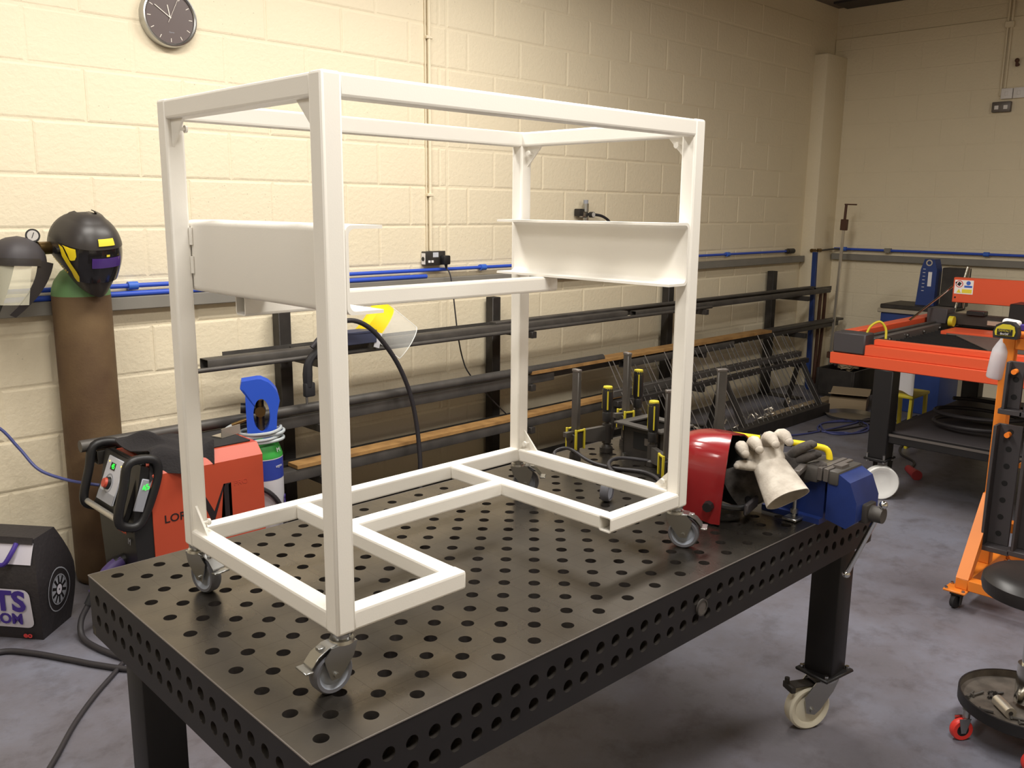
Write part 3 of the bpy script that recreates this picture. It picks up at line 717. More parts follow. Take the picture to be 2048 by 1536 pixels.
t = thing('welding_helmet', 'black auto darkening welding helmet with yellow flashes and purple lens on the gas cylinder', 'helmet', (0.695, 2.80, 1.478), rot=Euler((math.radians(4), math.radians(17), math.radians(284)), 'XYZ'))
D1 = (.150, .122, .165, .58)
G().grid(shell(D1, 128, .12), 44, 26, thick=.004).done('shell', 'helmet_black', t, ang=60)
G().grid(shell(D1, 90, 0, off=.007, zr=(.32, .97), ar=(-112, 112)), 40, 14, thick=.004).done('brow', 'helmet_black', t, ang=60)
fp = G().grid(shell(D1, 40, 0, off=.005, zr=(-.55, .32), ar=(-47, 47)), 20, 12, thick=.004).done('front_plate', 'gloss_black', t, ang=60)
G().grid(shell(D1, 30, 0, off=.0105, zr=(-.13, .12), ar=(-27, 27)), 14, 6, thick=.002).done('lens', 'lens_purple', fp, ang=60)
G().grid(shell(D1, 4, 0, off=.013, zr=(.16, .21), ar=(-3, 3)), 4, 2, thick=.001).done('lens_badge', 'sticker_yellow', fp)
def decal(name, pairs, m_, par, off=.006, sgn=-1):
    """strip of pairs ((a,z),(a,z)) laid on the shell side"""
    g = G(); n = len(pairs); v = []
    for (p, q) in pairs:
        for k in range(5):
            a = p[0] + (q[0] - p[0]) * k / 4; z = p[1] + (q[1] - p[1]) * k / 4
            pt = shell_pt(sgn * a, z, D1, off)
            if z < 0: pt.z += min(1, a / 128) ** 1.5 * .12 * (-z)
            v.append(pt)
    g._add(v, [(i * 5 + k, (i + 1) * 5 + k, (i + 1) * 5 + k + 1, i * 5 + k + 1) for i in range(n - 1) for k in range(4)])
    bmesh.ops.solidify(g.bm, geom=g.bm.faces[:], thickness=.001)
    g.done(name, m_, par)
decal('yellow_flash', [((84, .28), (83, .27)), ((80, .20), (74, .24)), ((74, .02), (66, .08)), ((66, -.2), (58, -.14)), ((60, -.42), (51, -.36)), ((58, -.62), (48, -.5)), ((54, -.72), (50, -.7))], 'yellow', t, .006)
decal('yellow_flash', [((78, .30), (76, .29)), ((72, .27), (62, .29)), ((64, .12), (52, .29)), ((60, .0), (50, .12)), ((58, -.02), (52, .02))], 'yellow', t, .0065)
G().grid(shell(D1, 10, 0, off=.0125, zr=(.42, .58), ar=(-16, 16)), 8, 4, thick=.001).done('maker_label', 'sticker_yellow', t)
for k in range(9):
    a = -(98 - k * 3.4); pt = shell_pt(a, -.30 - .035 * k, D1, .0055); pt.z += min(1, -a / 128) ** 1.5 * .12 * (.30 + .035 * k)
    n = (shell_pt(a, -.30, D1, .02) - shell_pt(a, -.30, D1, 0)).normalized(); ux_ = Vector((0, 0, 1)).cross(n).normalized(); uy_ = n.cross(ux_)
    dd = (ux_ * .86 - uy_ * .5).normalized()
    lettering('side_lettering', 'PROTECTOR'[k], .011, basis(pt, dd, n.cross(dd)), 'yellow', t, .0003)
for s_ in (-1, 1): G().cyl((.02, s_ * .119, .02), (.02, s_ * .139, .02), .014, seg=14).done('headgear_knob', 'black_plastic', t)

t = thing('face_shield', 'grey and black flip up helmet with clear visor hanging left of the yellow marked helmet', 'helmet', (0.44, 2.80, 1.435), rot=Euler((0, math.radians(-4), math.radians(214)), 'XYZ'))
D2 = (.105, .088, .105, .8)
G().grid(shell(D2, 100, 0, zr=(-.12, 1), ar=(-150, 150)), 40, 16, thick=.004).done('crown', 'charcoal', t, ang=60)
G().grid(shell(D2, 60, 0, off=.008, zr=(-.12, .16), ar=(-95, 95)), 30, 4, thick=.004).done('brow_band', 'helmet_black', t, ang=60)
G().grid(lambda u, v: Vector((math.cos(math.radians(-72 + 144 * u)) * (.112 + .008 * v), math.sin(math.radians(-72 + 144 * u)) * (.094 - .018 * v), -.01 - .155 * v)), 24, 8, thick=.002).done('visor', 'visor_clear', t, ang=60)
for s in (-1, 1):
    g = G(); pts = []
    n = 10
    def jaw(u, v, s=s):
        z = .0 - .215 * u; x = -.085 + .06 * u + .10 * u * u; w = .085 * (1 - .62 * u); y = s * (.092 * (1 - .55 * u ** 2.2))
        return Vector((x + w * v, y, z + .012 * v))
    G().grid(jaw, 14, 4, thick=.004).done('jaw_guard', 'helmet_black', t, ang=60)

# ------------------------------------------------------------------ welding machine
wm = thing('welding_machine', 'orange and black welding machine on the floor between gas cylinder and table', 'welding machine', (0, 0, 0))
Y1, Y2 = 2.24, 2.61
sec = [(Y1, .14), (Y1, .625), (Y1 + .045, .672), (Y2 - .045, .672), (Y2, .625), (Y2, .14)]
g = G(); g.prism(sec, (.675, 0, 0), (0, 1, 0), (0, 0, 1), .485); g.done('body', 'weld_orange', wm, ang=25)
G().box(.70, 1.14, Y1 + .06, Y2 - .06, .672, .680, .003, 1).done('top_mat', 'black_rubber', wm)
G().prism([(.675, .09), (.675, .66), (.645, .672), (.60, .45), (.615, .09)], (0, Y2 - .004, 0), (1, 0, 0), (0, 0, 1), Y2 - Y1 - .008).done('front_housing', 'black_plastic', wm, ang=25)
G().box(.64, 1.17, Y1 + .02, Y2 - .02, .085, .142, .01, 2).done('chassis', 'black_plastic', wm)
for (x, y) in ((1.08, Y1 + .03), (1.08, Y2 - .03), (.70, Y1 + .06), (.70, Y2 - .06)):
    G().lathe([(.0, -.018), (.05, -.018), (.06, -.012), (.06, .012), (.05, .018), (.0, .018)], (x, y, .0605), (0, 1, 0), 28).done('wheel', 'black_rubber', wm)
# sloping control panel between two hooped guards
pn_o = Vector((.605, (Y1 + Y2) / 2, .575)); up_ = Vector((.36, 0, .93)).normalized(); rt_ = Vector((0, -1, 0)); nn = rt_.cross(up_)
PB = basis(pn_o, rt_, up_)
def on_panel(g, x0, x1, z0, z1, d0, d1, bev=0): 
    g.box(x0, x1, z0, z1, d0, d1, bev, 1, PB); return g
on_panel(G(), -.155, .155, -.125, .115, -.035, -.012, .004).done('panel_recess', 'black_plastic', wm)
PB = PB @ Matrix.Translation((-.055, -.005, .006)) @ Matrix.Diagonal((1.12, 1.12, 1, 1))
cp = on_panel(G(), -.05, .09, -.075, .085, -.012, -.004, .002).done('control_panel', 'panel_grey', wm)
on_panel(G(), -.05, .09, -.075, -.04, -.0045, -.003).done('panel_band', 'panel_mid', cp)
on_panel(G(), -.01, .03, .04, .066, -.004, -.0025).done('display', 'led_black', cp)
lettering('display_digits', '45', .026, PB @ Matrix.Translation((.012, .053, -.002)), 'led_green', cp, .0004)
for x in (-.03, .075): 
    v = PB @ Vector((x, .066, -.004)); G().cyl(v, v + nn * .002, .003, seg=8).done('indicator', 'led_amber', cp)
v = PB @ Vector((.012, -.008, -.004)); G().lathe([(.034, 0), (.040, 0), (.040, .001), (.034, .001)], v, nn, 28).done('dial_ring', 'panel_mid', cp)
G().cyl(v, v + nn * .012, .026, .024, seg=24).done('dial_base', 'black_plastic', cp); G().cyl(v + nn * .012, v + nn * .022, .021, .018, seg=24).done('dial_knob', 'knob_red', cp)
hoop = [(.60, .69), (.68, .694), (.71, .66), (.695, .58), (.63, .445), (.565, .445), (.545, .485), (.575, .60)]
for y in (Y1 + .005, Y2 - .005):
    G().tube([(x, y, z) for x, z in hoop], .018, 10, closed=True, smooth=5).done('guard_hoop', 'black_plastic', wm)
G().box(.62, .66, Y1 - .004, Y1 + .004, .49, .62, .003, 1, Matrix.Translation((.64, 0, .55)) @ Matrix.Rotation(math.radians(20), 4, 'Y') @ Matrix.Translation((-.64, 0, -.55))).done('side_window', 'panel_mid', wm)
lettering('side_digits', '45', .03, basis((.655, Y1 - .006, .585), (1, 0, .2), (-.2, 0, 1)), 'led_green', wm, .0004)
G().cyl((.552, Y1 + .01, .468), (.552, Y2 - .01, .468), .012, seg=14).done('grip_bar', 'bar_silver', wm)
G().box(.60, .635, Y1 + .012, Y2 - .012, .40, .45, .008, 2).done('lip', 'black_plastic', wm)
# lettering: side wordmark, big serif M with PRO, small front wordmark
lettering('side_wordmark', 'LORCH', .046, basis((.80, Y1 - .0006, .435), (1, 0, 0), (0, 0, 1)), 'print_dark', wm, .0004, sx=1.05, bold=.0006)
def serif_M(x, z, h, w):
    g = G(); t = .0008; o = (x, Y1 - .0002, z)
    P_ = lambda pts: g.prism([(a * w, b * h) for a, b in pts], o, (1, 0, 0), (0, 0, 1), t)
    P_([(.70, 0), (1.0, 0), (1.0, .025), (.93, .045), (.93, .955), (1.0, .975), (1.0, 1), (.80, 1), (.80, .05), (.70, .025)])
    P_([(.0, .975), (.0, 1), (.20, 1), (.52, .30), (.80, 1), (.84, 1), (.50, .0), (.46, .0), (.12, .9)])
    P_([(.0, 0), (.22, 0), (.22, .025), (.14, .05), (.14, .92), (.10, .92), (.10, .05), (.0, .025)])
    return g
serif_M(.845, .375, .155, .165).done('side_monogram', 'print_dark', wm, flat=True)
lettering('side_model_mark', 'PRO', .03, basis((1.055, Y1 - .0006, .522), (1, 0, 0), (0, 0, 1)), 'knob_red', wm, .0003, sx=1.1)
lettering('front_wordmark', 'LORCH', .022, basis((.598, Y1 + .12, .39), (0, -1, 0), (.06, 0, 1)), 'print_orange', wm, .0006, sx=1.1)
lettering('front_monogram', 'M', .035, basis((.598, Y1 + .055, .36), (0, -1, 0), (.06, 0, 1)), 'panel_mid', wm, .0006)
for (y, z, l, r) in ((Y1 + .15, .26, .06, .026), (Y1 + .07, .20, .05, .018), (Y1 + .25, .22, .03, .022)):
    G().cyl((.615, y, z), (.60 - l * .5, y, z - .01), r, seg=16).done('front_connector', 'black_plastic', wm)
# torch lead: purple sleeve at the machine, cable to the floor
tl = thing('torch_lead', 'black torch cable with purple sleeve plugged into the welding machine front', 'cable', (.575, Y1 + .15, .255))
G().tube([(0.02, 0, 0), (-.04, -.01, -.03), (-.10, -.012, -.10)], .025, 12, radii=[.027, .026, .021], smooth=3).done('purple_sleeve', 'purple_rubber', tl)
G().tube([(-.10, -.012, -.10), (-.125, -.016, -.14)], .016, 10).done('strain_relief', 'black_rubber', tl)
G().tube([(-.12, -.015, -.135), (-.16, -.03, -.19), (-.175, -.08, -.237), (-.16, -.20, -.243), (-.12, -.34, -.243), (-.07, -.46, -.243), (.05, -.60, -.243), (.25, -.72, -.243), (.5, -.80, -.243)], .0115, 10, smooth=6).done('lead', 'cable_black', tl)
t2 = thing('cable', 'grey and black earth lead hanging from the machine front beside the purple sleeve', 'cable', (.60, Y1 + .075, .20))
G().tube([(0, 0, 0), (-.04, -.02, -.04), (-.08, -.05, -.11)], .013, 10, radii=[.015, .013, .009], smooth=3).done('sleeve', 'charcoal', t2)
G().tube([(-.08, -.05, -.11), (-.11, -.08, -.17), (-.10, -.16, -.192), (-.02, -.30, -.192), (.12, -.42, -.192)], .0075, 8, smooth=5).done('lead', 'cable_black', t2)
tag(G().tube([(0.0, 2.40, .0115), (.14, 2.415, .0115), (.22, 2.33, .0115), (.30, 2.19, .0115), (.37, 2.06, .0115), (.46, 1.93, .0115), (.62, 1.80, .0115)], .011, 10, smooth=6).done('floor_cable', 'cable_black'), 'thick black cable lying across the floor in front of the bag', 'cable')
tag(G().tube([(.53, 2.08, .009), (.45, 2.03, .009), (.38, 1.96, .009), (.28, 1.86, .009), (.17, 1.73, .009), (.05, 1.56, .009), (-.08, 1.40, .009), (-.2, 1.3, .009)], .0085, 10, smooth=6).done('floor_cable', 'cable_black'), 'thinner dark cable running down the floor towards the lower left', 'cable')
tag(G().tube([(.20, 2.96, .80), (.33, 2.93, .76), (.40, 2.90, .66), (.45, 2.84, .57), (.52, 2.76, .53), (.58, 2.66, .52), (.66, 2.62, .50)], .0065, 8, smooth=6).done('blue_cable', 'cable_blue'), 'thin blue purple cable drooping along the wall to the welding machine', 'cable')
# black cloth thrown over the machine
random.seed(11)
def cloth(u, v):
    x = .67 + .27 * u; y = Y1 - .012 + .30 * v
    ez = .682 if v > .12 else .682 - (.12 - v) * .75
    w = .022 * math.sin(4.3 * u + 2.1 * v) * math.sin(4.1 * v + 1.3) + .009 * math.sin(9 * u + 5 * v) + .005 * math.sin(13 * v - 8 * u)
    hump = .06 * math.exp(-((u - .35) / .22) ** 2 - ((v - .65) / .3) ** 2)
    return Vector((x + .03 * math.sin(6 * v), y + .02 * math.sin(9 * u), ez + .012 + abs(w) + hump * (v > 0.1)))
tag(G().grid(cloth, 34, 24, thick=.004).done('black_cloth', 'cloth_black', ang=80), 'crumpled black cloth thrown over the orange welding machine', 'cloth')
t = thing('steel_bracket', 'small bare steel angle bracket lying on top of the orange machine', 'bracket', (1.10, 2.44, .6815), math.radians(18))
G().box(-.055, .055, -.03, .03, 0, .004).done('flange', 'alu', t); G().box(-.055, .055, -.03, -.026, .004, .04).done('web', 'alu', t)

# ------------------------------------------------------------------ small gas bottle with blue guard
sb = thing('gas_bottle', 'short gas bottle with blue handle guard and green shoulder behind the machine', 'gas cylinder', (1.30, 2.50, 0))
r = .092
G().lathe([(.0, .002), (r - .01, .002), (r, .015), (r, .44)], seg=36).done('body', 'cyl_white', sb)
G().lathe([(r + .0005, .438), (r + .0005, .535)], seg=36).done('blue_band', 'cyl_blue', sb)
G().lathe([(r + .001, .534), (r + .001, .538)], seg=36).done('white_stripe', 'cyl_white', sb)
G().lathe([(r, .538), (r, .548), (r - .012, .585), (.062, .62), (.045, .63), (.03, .635)], seg=36).done('shoulder', 'cyl_green', sb)
vd = Vector((-.47, -.88, 0)); vr = Vector((.88, -.47, 0))
a0 = math.atan2(-.62, .78)
lettering('body_script', 'ta', .06, basis((r * math.cos(a0) + .002, r * math.sin(a0) - .003, .33), (0, 0, -1), (-math.sin(a0), math.cos(a0), 0)) @ Matrix.Rotation(0, 4, 'Z'), 'bag_purple', sb, .001, shear=.2, bold=.001)
for k, (zz, txt) in enumerate(((.575, 'M'), (.50, 'argon'))):
    lettering('shoulder_print', txt, .03 - .012 * k, basis((r * .93 * math.cos(-1.2) + .004, r * .98 * math.sin(-1.2) - .002, zz), (math.sin(1.2), math.cos(1.2), 0), (-.1, .25 if k == 0 else 0, 1)), 'cyl_white', sb, .0006)
# guard: open shroud with an oval window and a hooked top
gu = [(-.060, .62), (.066, .62), (.074, .74), (.088, .80), (.078, .845), (.045, .885), (.005, .905), (-.075, .895), (-.083, .862), (-.060, .852), (-.062, .80)]
oval = [(.006 + .036 * math.cos(2 * PI * k / 24), .735 + .078 * math.sin(2 * PI * k / 24)) for k in range(24)]
g = G(); dpt = .095
def ring_pts(k, n, poly):
    # resample outline to n points
    L = []; P_ = [Vector((p[0], p[1])) for p in poly]; m_ = len(P_)
    ln = [(P_[(i + 1) % m_] - P_[i]).length for i in range(m_)]; tot = sum(ln); out = []
    for q in range(n):
        d = tot * q / n; i = 0
        while d > ln[i]: d -= ln[i]; i += 1
        out.append(P_[i].lerp(P_[(i + 1) % m_], d / ln[i]))
    return out
NG = 48
outl = ring_pts(0, NG, gu); cen = Vector((.006, .735))
inn = []
for p in outl:
    a = math.atan2((p.y - cen.y) / .078, (p.x - cen.x) / .036); inn.append(Vector((cen.x + .036 * math.cos(a), cen.y + .078 * math.sin(a))))
def gp3(p, d): return vr * p.x + vd * d + Vector((0, 0, p.y))
V = [gp3(p, dpt / 2) for p in outl] + [gp3(p, dpt / 2) for p in inn] + [gp3(p, -dpt / 2) for p in inn] + [gp3(p, -dpt / 2) for p in outl]
F = []
for a in range(4):
    b = (a + 1) % 4
    for i in range(NG): F.append((a * NG + i, a * NG + (i + 1) % NG, b * NG + (i + 1) % NG, b * NG + i))
g._add(V, F); g.done('valve_guard', 'guard_blue', sb, ang=45)
G().cyl((0, 0, .63), (0, 0, .80), .018, seg=14).cyl(vd * -.02 + Vector((0, 0, .75)), vd * .04 + Vector((0, 0, .75)), .026, .024, seg=16).done('valve', 'brass', sb)
G().cyl(vr * -.02 + Vector((0, 0, .76)), vr * -.085 + Vector((0, 0, .765)), .024, seg=14).done('pressure_gauge', 'black_plastic', sb)
G().cyl(vr * -.05 + vd * .03 + Vector((0, 0, .72)), vr * -.125 + vd * .03 + Vector((0, 0, .695)), .009, seg=10).done('outlet', 'brass', sb)
hs = thing('gas_hose', 'pale grey gas hose coiled around the neck of the small gas bottle', 'hose', (1.30, 2.50, 0))
pts = [vr * -.12 + vd * .03 + Vector((0, 0, .696)), vr * -.155 + vd * .03 + Vector((0, 0, .675)), vr * -.16 + vd * .02 + Vector((0, 0, .64)), vr * -.12 + vd * .05 + Vector((0, 0, .612)), vr * -.04 + vd * .095 + Vector((0, 0, .618))]
for k in range(30):
    a = 1.2 - k * 2 * PI / 9; rr = .097 + .008 * math.sin(k * 1.7); pts.append(vr * (rr * math.cos(a)) + vd * (rr * math.sin(a)) + Vector((0, 0, .615 + .0016 * k + .008 * math.sin(a + 1))))
G().tube(pts, .0075, 8, smooth=4).done('coil', 'hose_grey', hs)
tag(G().tube([(1.18, 2.44, .44), (1.27, 2.40, .39), (1.33, 2.395, .30), (1.36, 2.39, .15), (1.42, 2.36, .011), (1.6, 2.3, .011)], .011, 8, smooth=5).done('supply_cable', 'cable_black'), 'black supply cable looping from the rear of the orange machine past the small bottle', 'cable')

# ------------------------------------------------------------------ tool bag at the left edge
bag = thing('tool_bag', 'black tool bag with white printed panels on the floor at the left edge', 'bag', (.295, 2.430, 0))
fu = Vector((-.62, .785, 0)); fv = Vector((.735, .678, 0)); BL, BD, BH = .50, .20, .40
def bagpt(u, v, w):   # u along the front, v depth, w height 0..1
    tap = 1 - .30 * max(0, (w - .55) / .45) ** 1.5; bul = .03 * math.sin(PI * min(1, w)) 
    uu = u * BL; vv = BD / 2 + (v - .5) * BD * tap
    return fu * (uu + (0.0 if u > .02 else -bul * .6) + (.05 * max(0, w - .6) if u < .02 else 0)) + fv * (vv + (-bul if v < .02 else (bul if v > .98 else 0))) + Vector((0, 0, w * BH))
def face(fn, nu, nv, name, m_, par=bag, th=0): return G().grid(fn, nu, nv, thick=th).done(name, m_, par, ang=70)
g = G()
for fn in (lambda a, b: bagpt(a, 0, b), lambda a, b: bagpt(a, 1, b), lambda a, b: bagpt(0, a, b), lambda a, b: bagpt(1, a, b), lambda a, b: bagpt(a, b, 0), lambda a, b: bagpt(a, b, 1)): g.grid(fn, 12, 12)
g.done('body', 'bag_black', bag, ang=50)
def on_front(x0, x1, z0, z1, off=.004): return lambda a, b: bagpt(x0 + (x1 - x0) * a, 0, z0 + (z1 - z0) * b) - fv * off
def rr_panel(name, x0, x1, z0, z1, m_):
    g = G(); rad = .03; out = []
    for (cx, cz, st) in ((x1 - rad / BL, z1 - rad / BH, 0), (x0 + rad / BL, z1 - rad / BH, 1), (x0 + rad / BL, z0 + rad / BH, 2), (x1 - rad / BL, z0 + rad / BH, 3)):
        for k in range(5):
            a = st * PI / 2 + k * PI / 8; out.append(bagpt(cx + rad / BL * math.cos(a), 0, cz + rad / BH * math.sin(a)) - fv * .005)
    n = len(out); c = sum(out, Vector()) / n
    c = bagpt((x0 + x1) / 2, 0, (z0 + z1) / 2) - fv * .006
    g._add(out + [c], [(i, (i + 1) % n, n) for i in range(n)]); g.done(name, m_, bag)
rr_panel('white_panel', .035, .80, .14, .55, 'bag_white')
nb = Matrix.Translation((0, 0, 0))
def bag_text(txt, size, u, w, m_, sx=1.0, bold=.001):
    p = bagpt(u, 0, w) - fv * .0085; lettering('panel_lettering', txt, size, basis(p, -fu, (0, 0, 1)), m_, bag, .0006, sx=sx, bold=bold)
bag_text('ARTS', .112, .36, .42, 'bag_purple', 1.1, .004); bag_text('.COM', .058, .27, .235, 'bag_purple', 1.05, .002)
bag_text('eo', .03, .11, .055, 'bag_red', 1.2, .001)
# upper pale panel with a carry strap
face(lambda a, b: bagpt(.03 + .8 * a, 0, .78 + .19 * b) - fv * .005, 10, 4, 'pale_yoke', 'bag_white')
face(lambda a, b: bagpt(.0 + .85 * a, 0, .965 + .06 * b) - fv * .012, 10, 2, 'top_flap', 'bag_black', th=.006)
G().tube([bagpt(.16, 0, .97) - fv * .015, bagpt(.17, 0, .90) - fv * .03, bagpt(.22, 0, .80) - fv * .035, bagpt(.33, 0, .82) - fv * .03, bagpt(.37, 0, .90) - fv * .02, bagpt(.36, 0, .97) - fv * .012], .009, 8, smooth=4).done('carry_strap', 'bag_purple', bag)
# wheel picture on the end pocket
wcn = lambda r_, a: bagpt(0, .52 + r_ * math.cos(a) / BD, .42 + r_ * math.sin(a) / BH * 1.0) - fu * -.004 - fu * .008
def end_ring(r0, r1, name, m_, off):
    g = G(); n = 28; v = []
    for q in (r0, r1):
        for k in range(n):
            a = 2 * PI * k / n; p = bagpt(0, .5 + q * math.cos(a) / BD, .42 + 1.15 * q * math.sin(a) / BH); v.append(p - fu * off)
    g._add(v, [(k, (k + 1) % n, n + (k + 1) % n, n + k) for k in range(n)]); g.done(name, m_, bag)
end_ring(.074, .078, 'wheel_print', 'panel_mid', .006); end_ring(.018, .004, 'wheel_print', 'bag_white', .006); end_ring(.050, .054, 'wheel_print', 'panel_mid', .006)
for k in range(10):
    a = 2 * PI * k / 10; g = G(); P4 = []
    for (q, da) in ((.024, -.10), (.049, -.2), (.049, .2), (.024, .10)):
        p = bagpt(0, .5 + q * math.cos(a + da) / BD, .42 + 1.15 * q * math.sin(a + da) / BH) - fu * .006; P4.append(p)
    g._add(P4, [(0, 1, 2, 3)]); g.done('wheel_spoke_print', 'panel_mid', bag)

# ------------------------------------------------------------------ stock rack along the wall
rk = thing('stock_rack', 'black steel stock rack with upright posts and arms against the long wall', 'rack', (0, 0, 0))
LV = (.93, .60, .33)
for k, (x, top_) in enumerate(((1.70, 1.145), (3.21, 1.115), (5.10, 1.14), (6.70, 1.135))):
    p = G().box(x - .035, x + .035, 2.935, 3.0, 0, top_, .003, 1).done('post', 'dark_steel', rk)
    G().box(x - .06, x + .06, 2.62, 3.005, 0, .012).done('foot', 'dark_steel', p)
    for z in LV: G().box(x - .02, x + .02, 2.60, 2.937, z - .04, z, .002, 1).done('arm', 'dark_steel', p)
def stock(kind, x0, x1, y, z, w, h, label, m_='mill_steel', cat='steel bar'):
    g = G()
    if kind == 'tube': g.hollow((x0, y, z + h / 2), (x1, y, z + h / 2), w, h, .003)
    elif kind == 'round': g.cyl((x0, y, z + h / 2), (x1, y, z + h / 2), h / 2, seg=14)
    elif kind == 'angle': g.prism([(0, 0), (w, 0), (w, .005), (.005, .005), (.005, h), (0, h)], (x0, y - w / 2, z), (0, 1, 0), (0, 0, 1), x1 - x0)
    elif kind == 'channel': g.prism([(0, 0), (w, 0), (w, h), (w - .005, h), (w - .005, .005), (.005, .005), (.005, h), (0, h)], (x0, y - w / 2, z), (0, 1, 0), (0, 0, 1), x1 - x0)
    else: g.box(x0, x1, y - w / 2, y + w / 2, z, z + h, .001, 1)
    return tag(g.done({'tube': 'box_section', 'round': 'round_bar', 'angle': 'angle_bar', 'channel': 'channel_bar', 'flat': 'flat_bar', 'plank': 'wooden_board'}[kind], m_), label, cat)
z = LV[0]
stock('tube', 1.14, 4.2, 2.70, z, .08, .05, 'wide dark box section at the near end of the top rack level')
stock('round', 1.02, 5.2, 2.63, z, .03, .022, 'long thin round bar at the front of the top rack level')
stock('channel', 1.65, 5.35, 2.79, z, .05, .045, 'channel bar in the middle of the top rack level')
stock('angle', 1.3, 5.9, 2.86, z, .05, .05, 'angle bar at the back of the top rack level')
stock('flat', 3.0, 7.05, 2.75, z + .051, .06, .012, 'flat bar lying on top of the others on the top rack level')
stock('tube', 4.3, 7.25, 2.69, z, .05, .04, 'box section at the far end of the top rack level')
stock('angle', 5.4, 7.5, 2.80, z, .04, .04, 'angle bar overhanging the far end of the top rack level')
z = LV[1]
stock('round', .555, 3.9, 2.63, z + .065, .05, .05, 'thick round tube poking out left at the middle rack level')
stock('tube', .62, 3.42, 2.655, z, .06, .06, 'box section under the round tube at the middle rack level')
stock('tube', 1.2, 5.3, 2.73, z, .06, .06, 'long box section in the middle of the middle rack level')
stock('channel', .72, 4.6, 2.80, z, .05, .05, 'channel bar behind the box sections at the middle rack level')
stock('plank', 3.2, 6.1, 2.66, z + .062, .11, .022, 'pale wooden board lying on the middle rack level', 'wood', 'board')
stock('tube', 4.1, 5.5, 2.62, z - .0, .05, .05, 'short box section sticking out beyond the far end of the board')
stock('tube', 5.6, 7.5, 2.72, z, .07, .05, 'box section at the far end of the middle rack level')
stock('angle', 5.2, 7.62, 2.81, z, .05, .06, 'angle bar at the far end of the middle rack level')
stock('flat', 5.9, 7.55, 2.70, z + .0515, .08, .02, 'flat bar stacked on the far end of the middle rack level')
z = LV[2]
stock('plank', 1.55, 4.1, 2.66, z + .062, .09, .02, 'orange brown wooden board on the lowest rack level', 'wood', 'board')
stock('tube', 1.3, 4.9, 2.66, z, .08, .06, 'dark box section under the brown board on the lowest rack level')
stock('channel', 1.2, 5.2, 2.77, z, .07, .06, 'channel bar at the back of the lowest rack level')
stock('tube', 1.35, 4.4, 2.53, .013, .10, .10, 'thick box section lying on the floor in front of the rack', 'dark_steel')
stock('tube', 1.4, 4.7, 2.42, .002, .08, .08, 'box section lying on the floor furthest from the rack', 'mill_steel')
stock('channel', 1.5, 5.0, 2.72, .014, .12, .09, 'wide channel section on the rack feet below the lowest level', 'dark_steel')
stock('angle', 1.45, 4.6, 2.62, .013, .06, .06, 'angle section on the rack feet between two box sections', 'mill_steel')

# things lying on the rack
fs = thing('face_visor', 'yellow browguard with clear face visor lying on the top rack level', 'visor', (2.075, 2.65, .965), rot=Euler((math.radians(-8), math.radians(0), math.radians(0))))
vb = Vector((.72, -.18, -.68)).normalized()       # direction the visor hangs
ac = Vector((.55, .15, .82)).normalized(); ac = (ac - vb * ac.dot(vb)).normalized(); nb_ = vb.cross(ac)
def visp(u, v):   # u across, v down
    an = math.radians(-62 + 124 * u); return Vector((.05, -.02, .105)) + ac * (math.sin(an) * .125) + nb_ * (math.cos(an) * .085 - .06) * 1.0 + vb * v
G().grid(lambda u, v: visp(u, -.075 + .085 * v) , 20, 6, thick=.004).done('browguard', 'yellow', fs, ang=60)
G().grid(lambda u, v: visp(u, -.075) + vb * (-.03 * math.sin(PI * v / 2)) - nb_ * (.05 * v) * (1) + (Vector((.05, -.02, .105)) - visp(.5, 0)) * 0.0, 20, 5, thick=.004).done('browguard_top', 'yellow', fs, ang=60)
G().grid(lambda u, v: visp(u, .005 + .165 * v) + nb_ * .003, 24, 6, thick=.0015).done('visor_sheet', 'shield_clear', fs, ang=60)
G().tube([visp(k / 24, .17) + nb_ * .003 for k in range(25)], .002, 6).done('visor_edge', 'acrylic_edge', fs)
for u in (.0, 1.0): G().tube([visp(u, .0) + nb_ * .003, visp(u, .17) + nb_ * .003], .0018, 6).done('visor_edge', 'acrylic_edge', fs)
t = thing('blue_box', 'small dark blue box beside the yellow visor on the top rack level', 'box', (1.93, 2.64, .9815))
G().box(-.16, .10, -.045, .045, 0, .062, .003, 1).done('body', 'blue_box', t); G().box(-.162, .102, -.047, .047, .052, .066, .003, 1).done('lid', 'blue_box', t)
tag(G().box(2.02, 2.055, 2.60, 2.603, .952, 1.03, 0, 1, Matrix.Translation((2.04, 2.6, .98)) @ Matrix.Rotation(.3, 4, 'Y') @ Matrix.Translation((-2.04, -2.6, -.98))).done('paper_tag', 'paper'), 'small white paper tag hanging under the yellow visor', 'tag')
# black strap hanging over the rack
t = thing('tool_holster', 'black strap with buckle hanging down from the top rack level', 'strap', (1.62, 2.585, .96))
G().tube([(.16, .02, .11), (.10, .005, .07), (.04, -.01, .02), (-.01, -.012, -.03), (-.02, -.012, -.09), (-.02, -.012, -.15)], .014, 8, smooth=4, radii=[.008, .016, .018, .02, .024, .022]).done('strap', 'black_rubber', t)
G().box(-.045, .012, -.03, .0, -.20, -.13, .008, 2).done('pouch', 'black_rubber', t); G().cyl((-.03, -.012, -.20), (-.028, -.012, -.235), .006, seg=8).done('buckle', 'zinc', t)
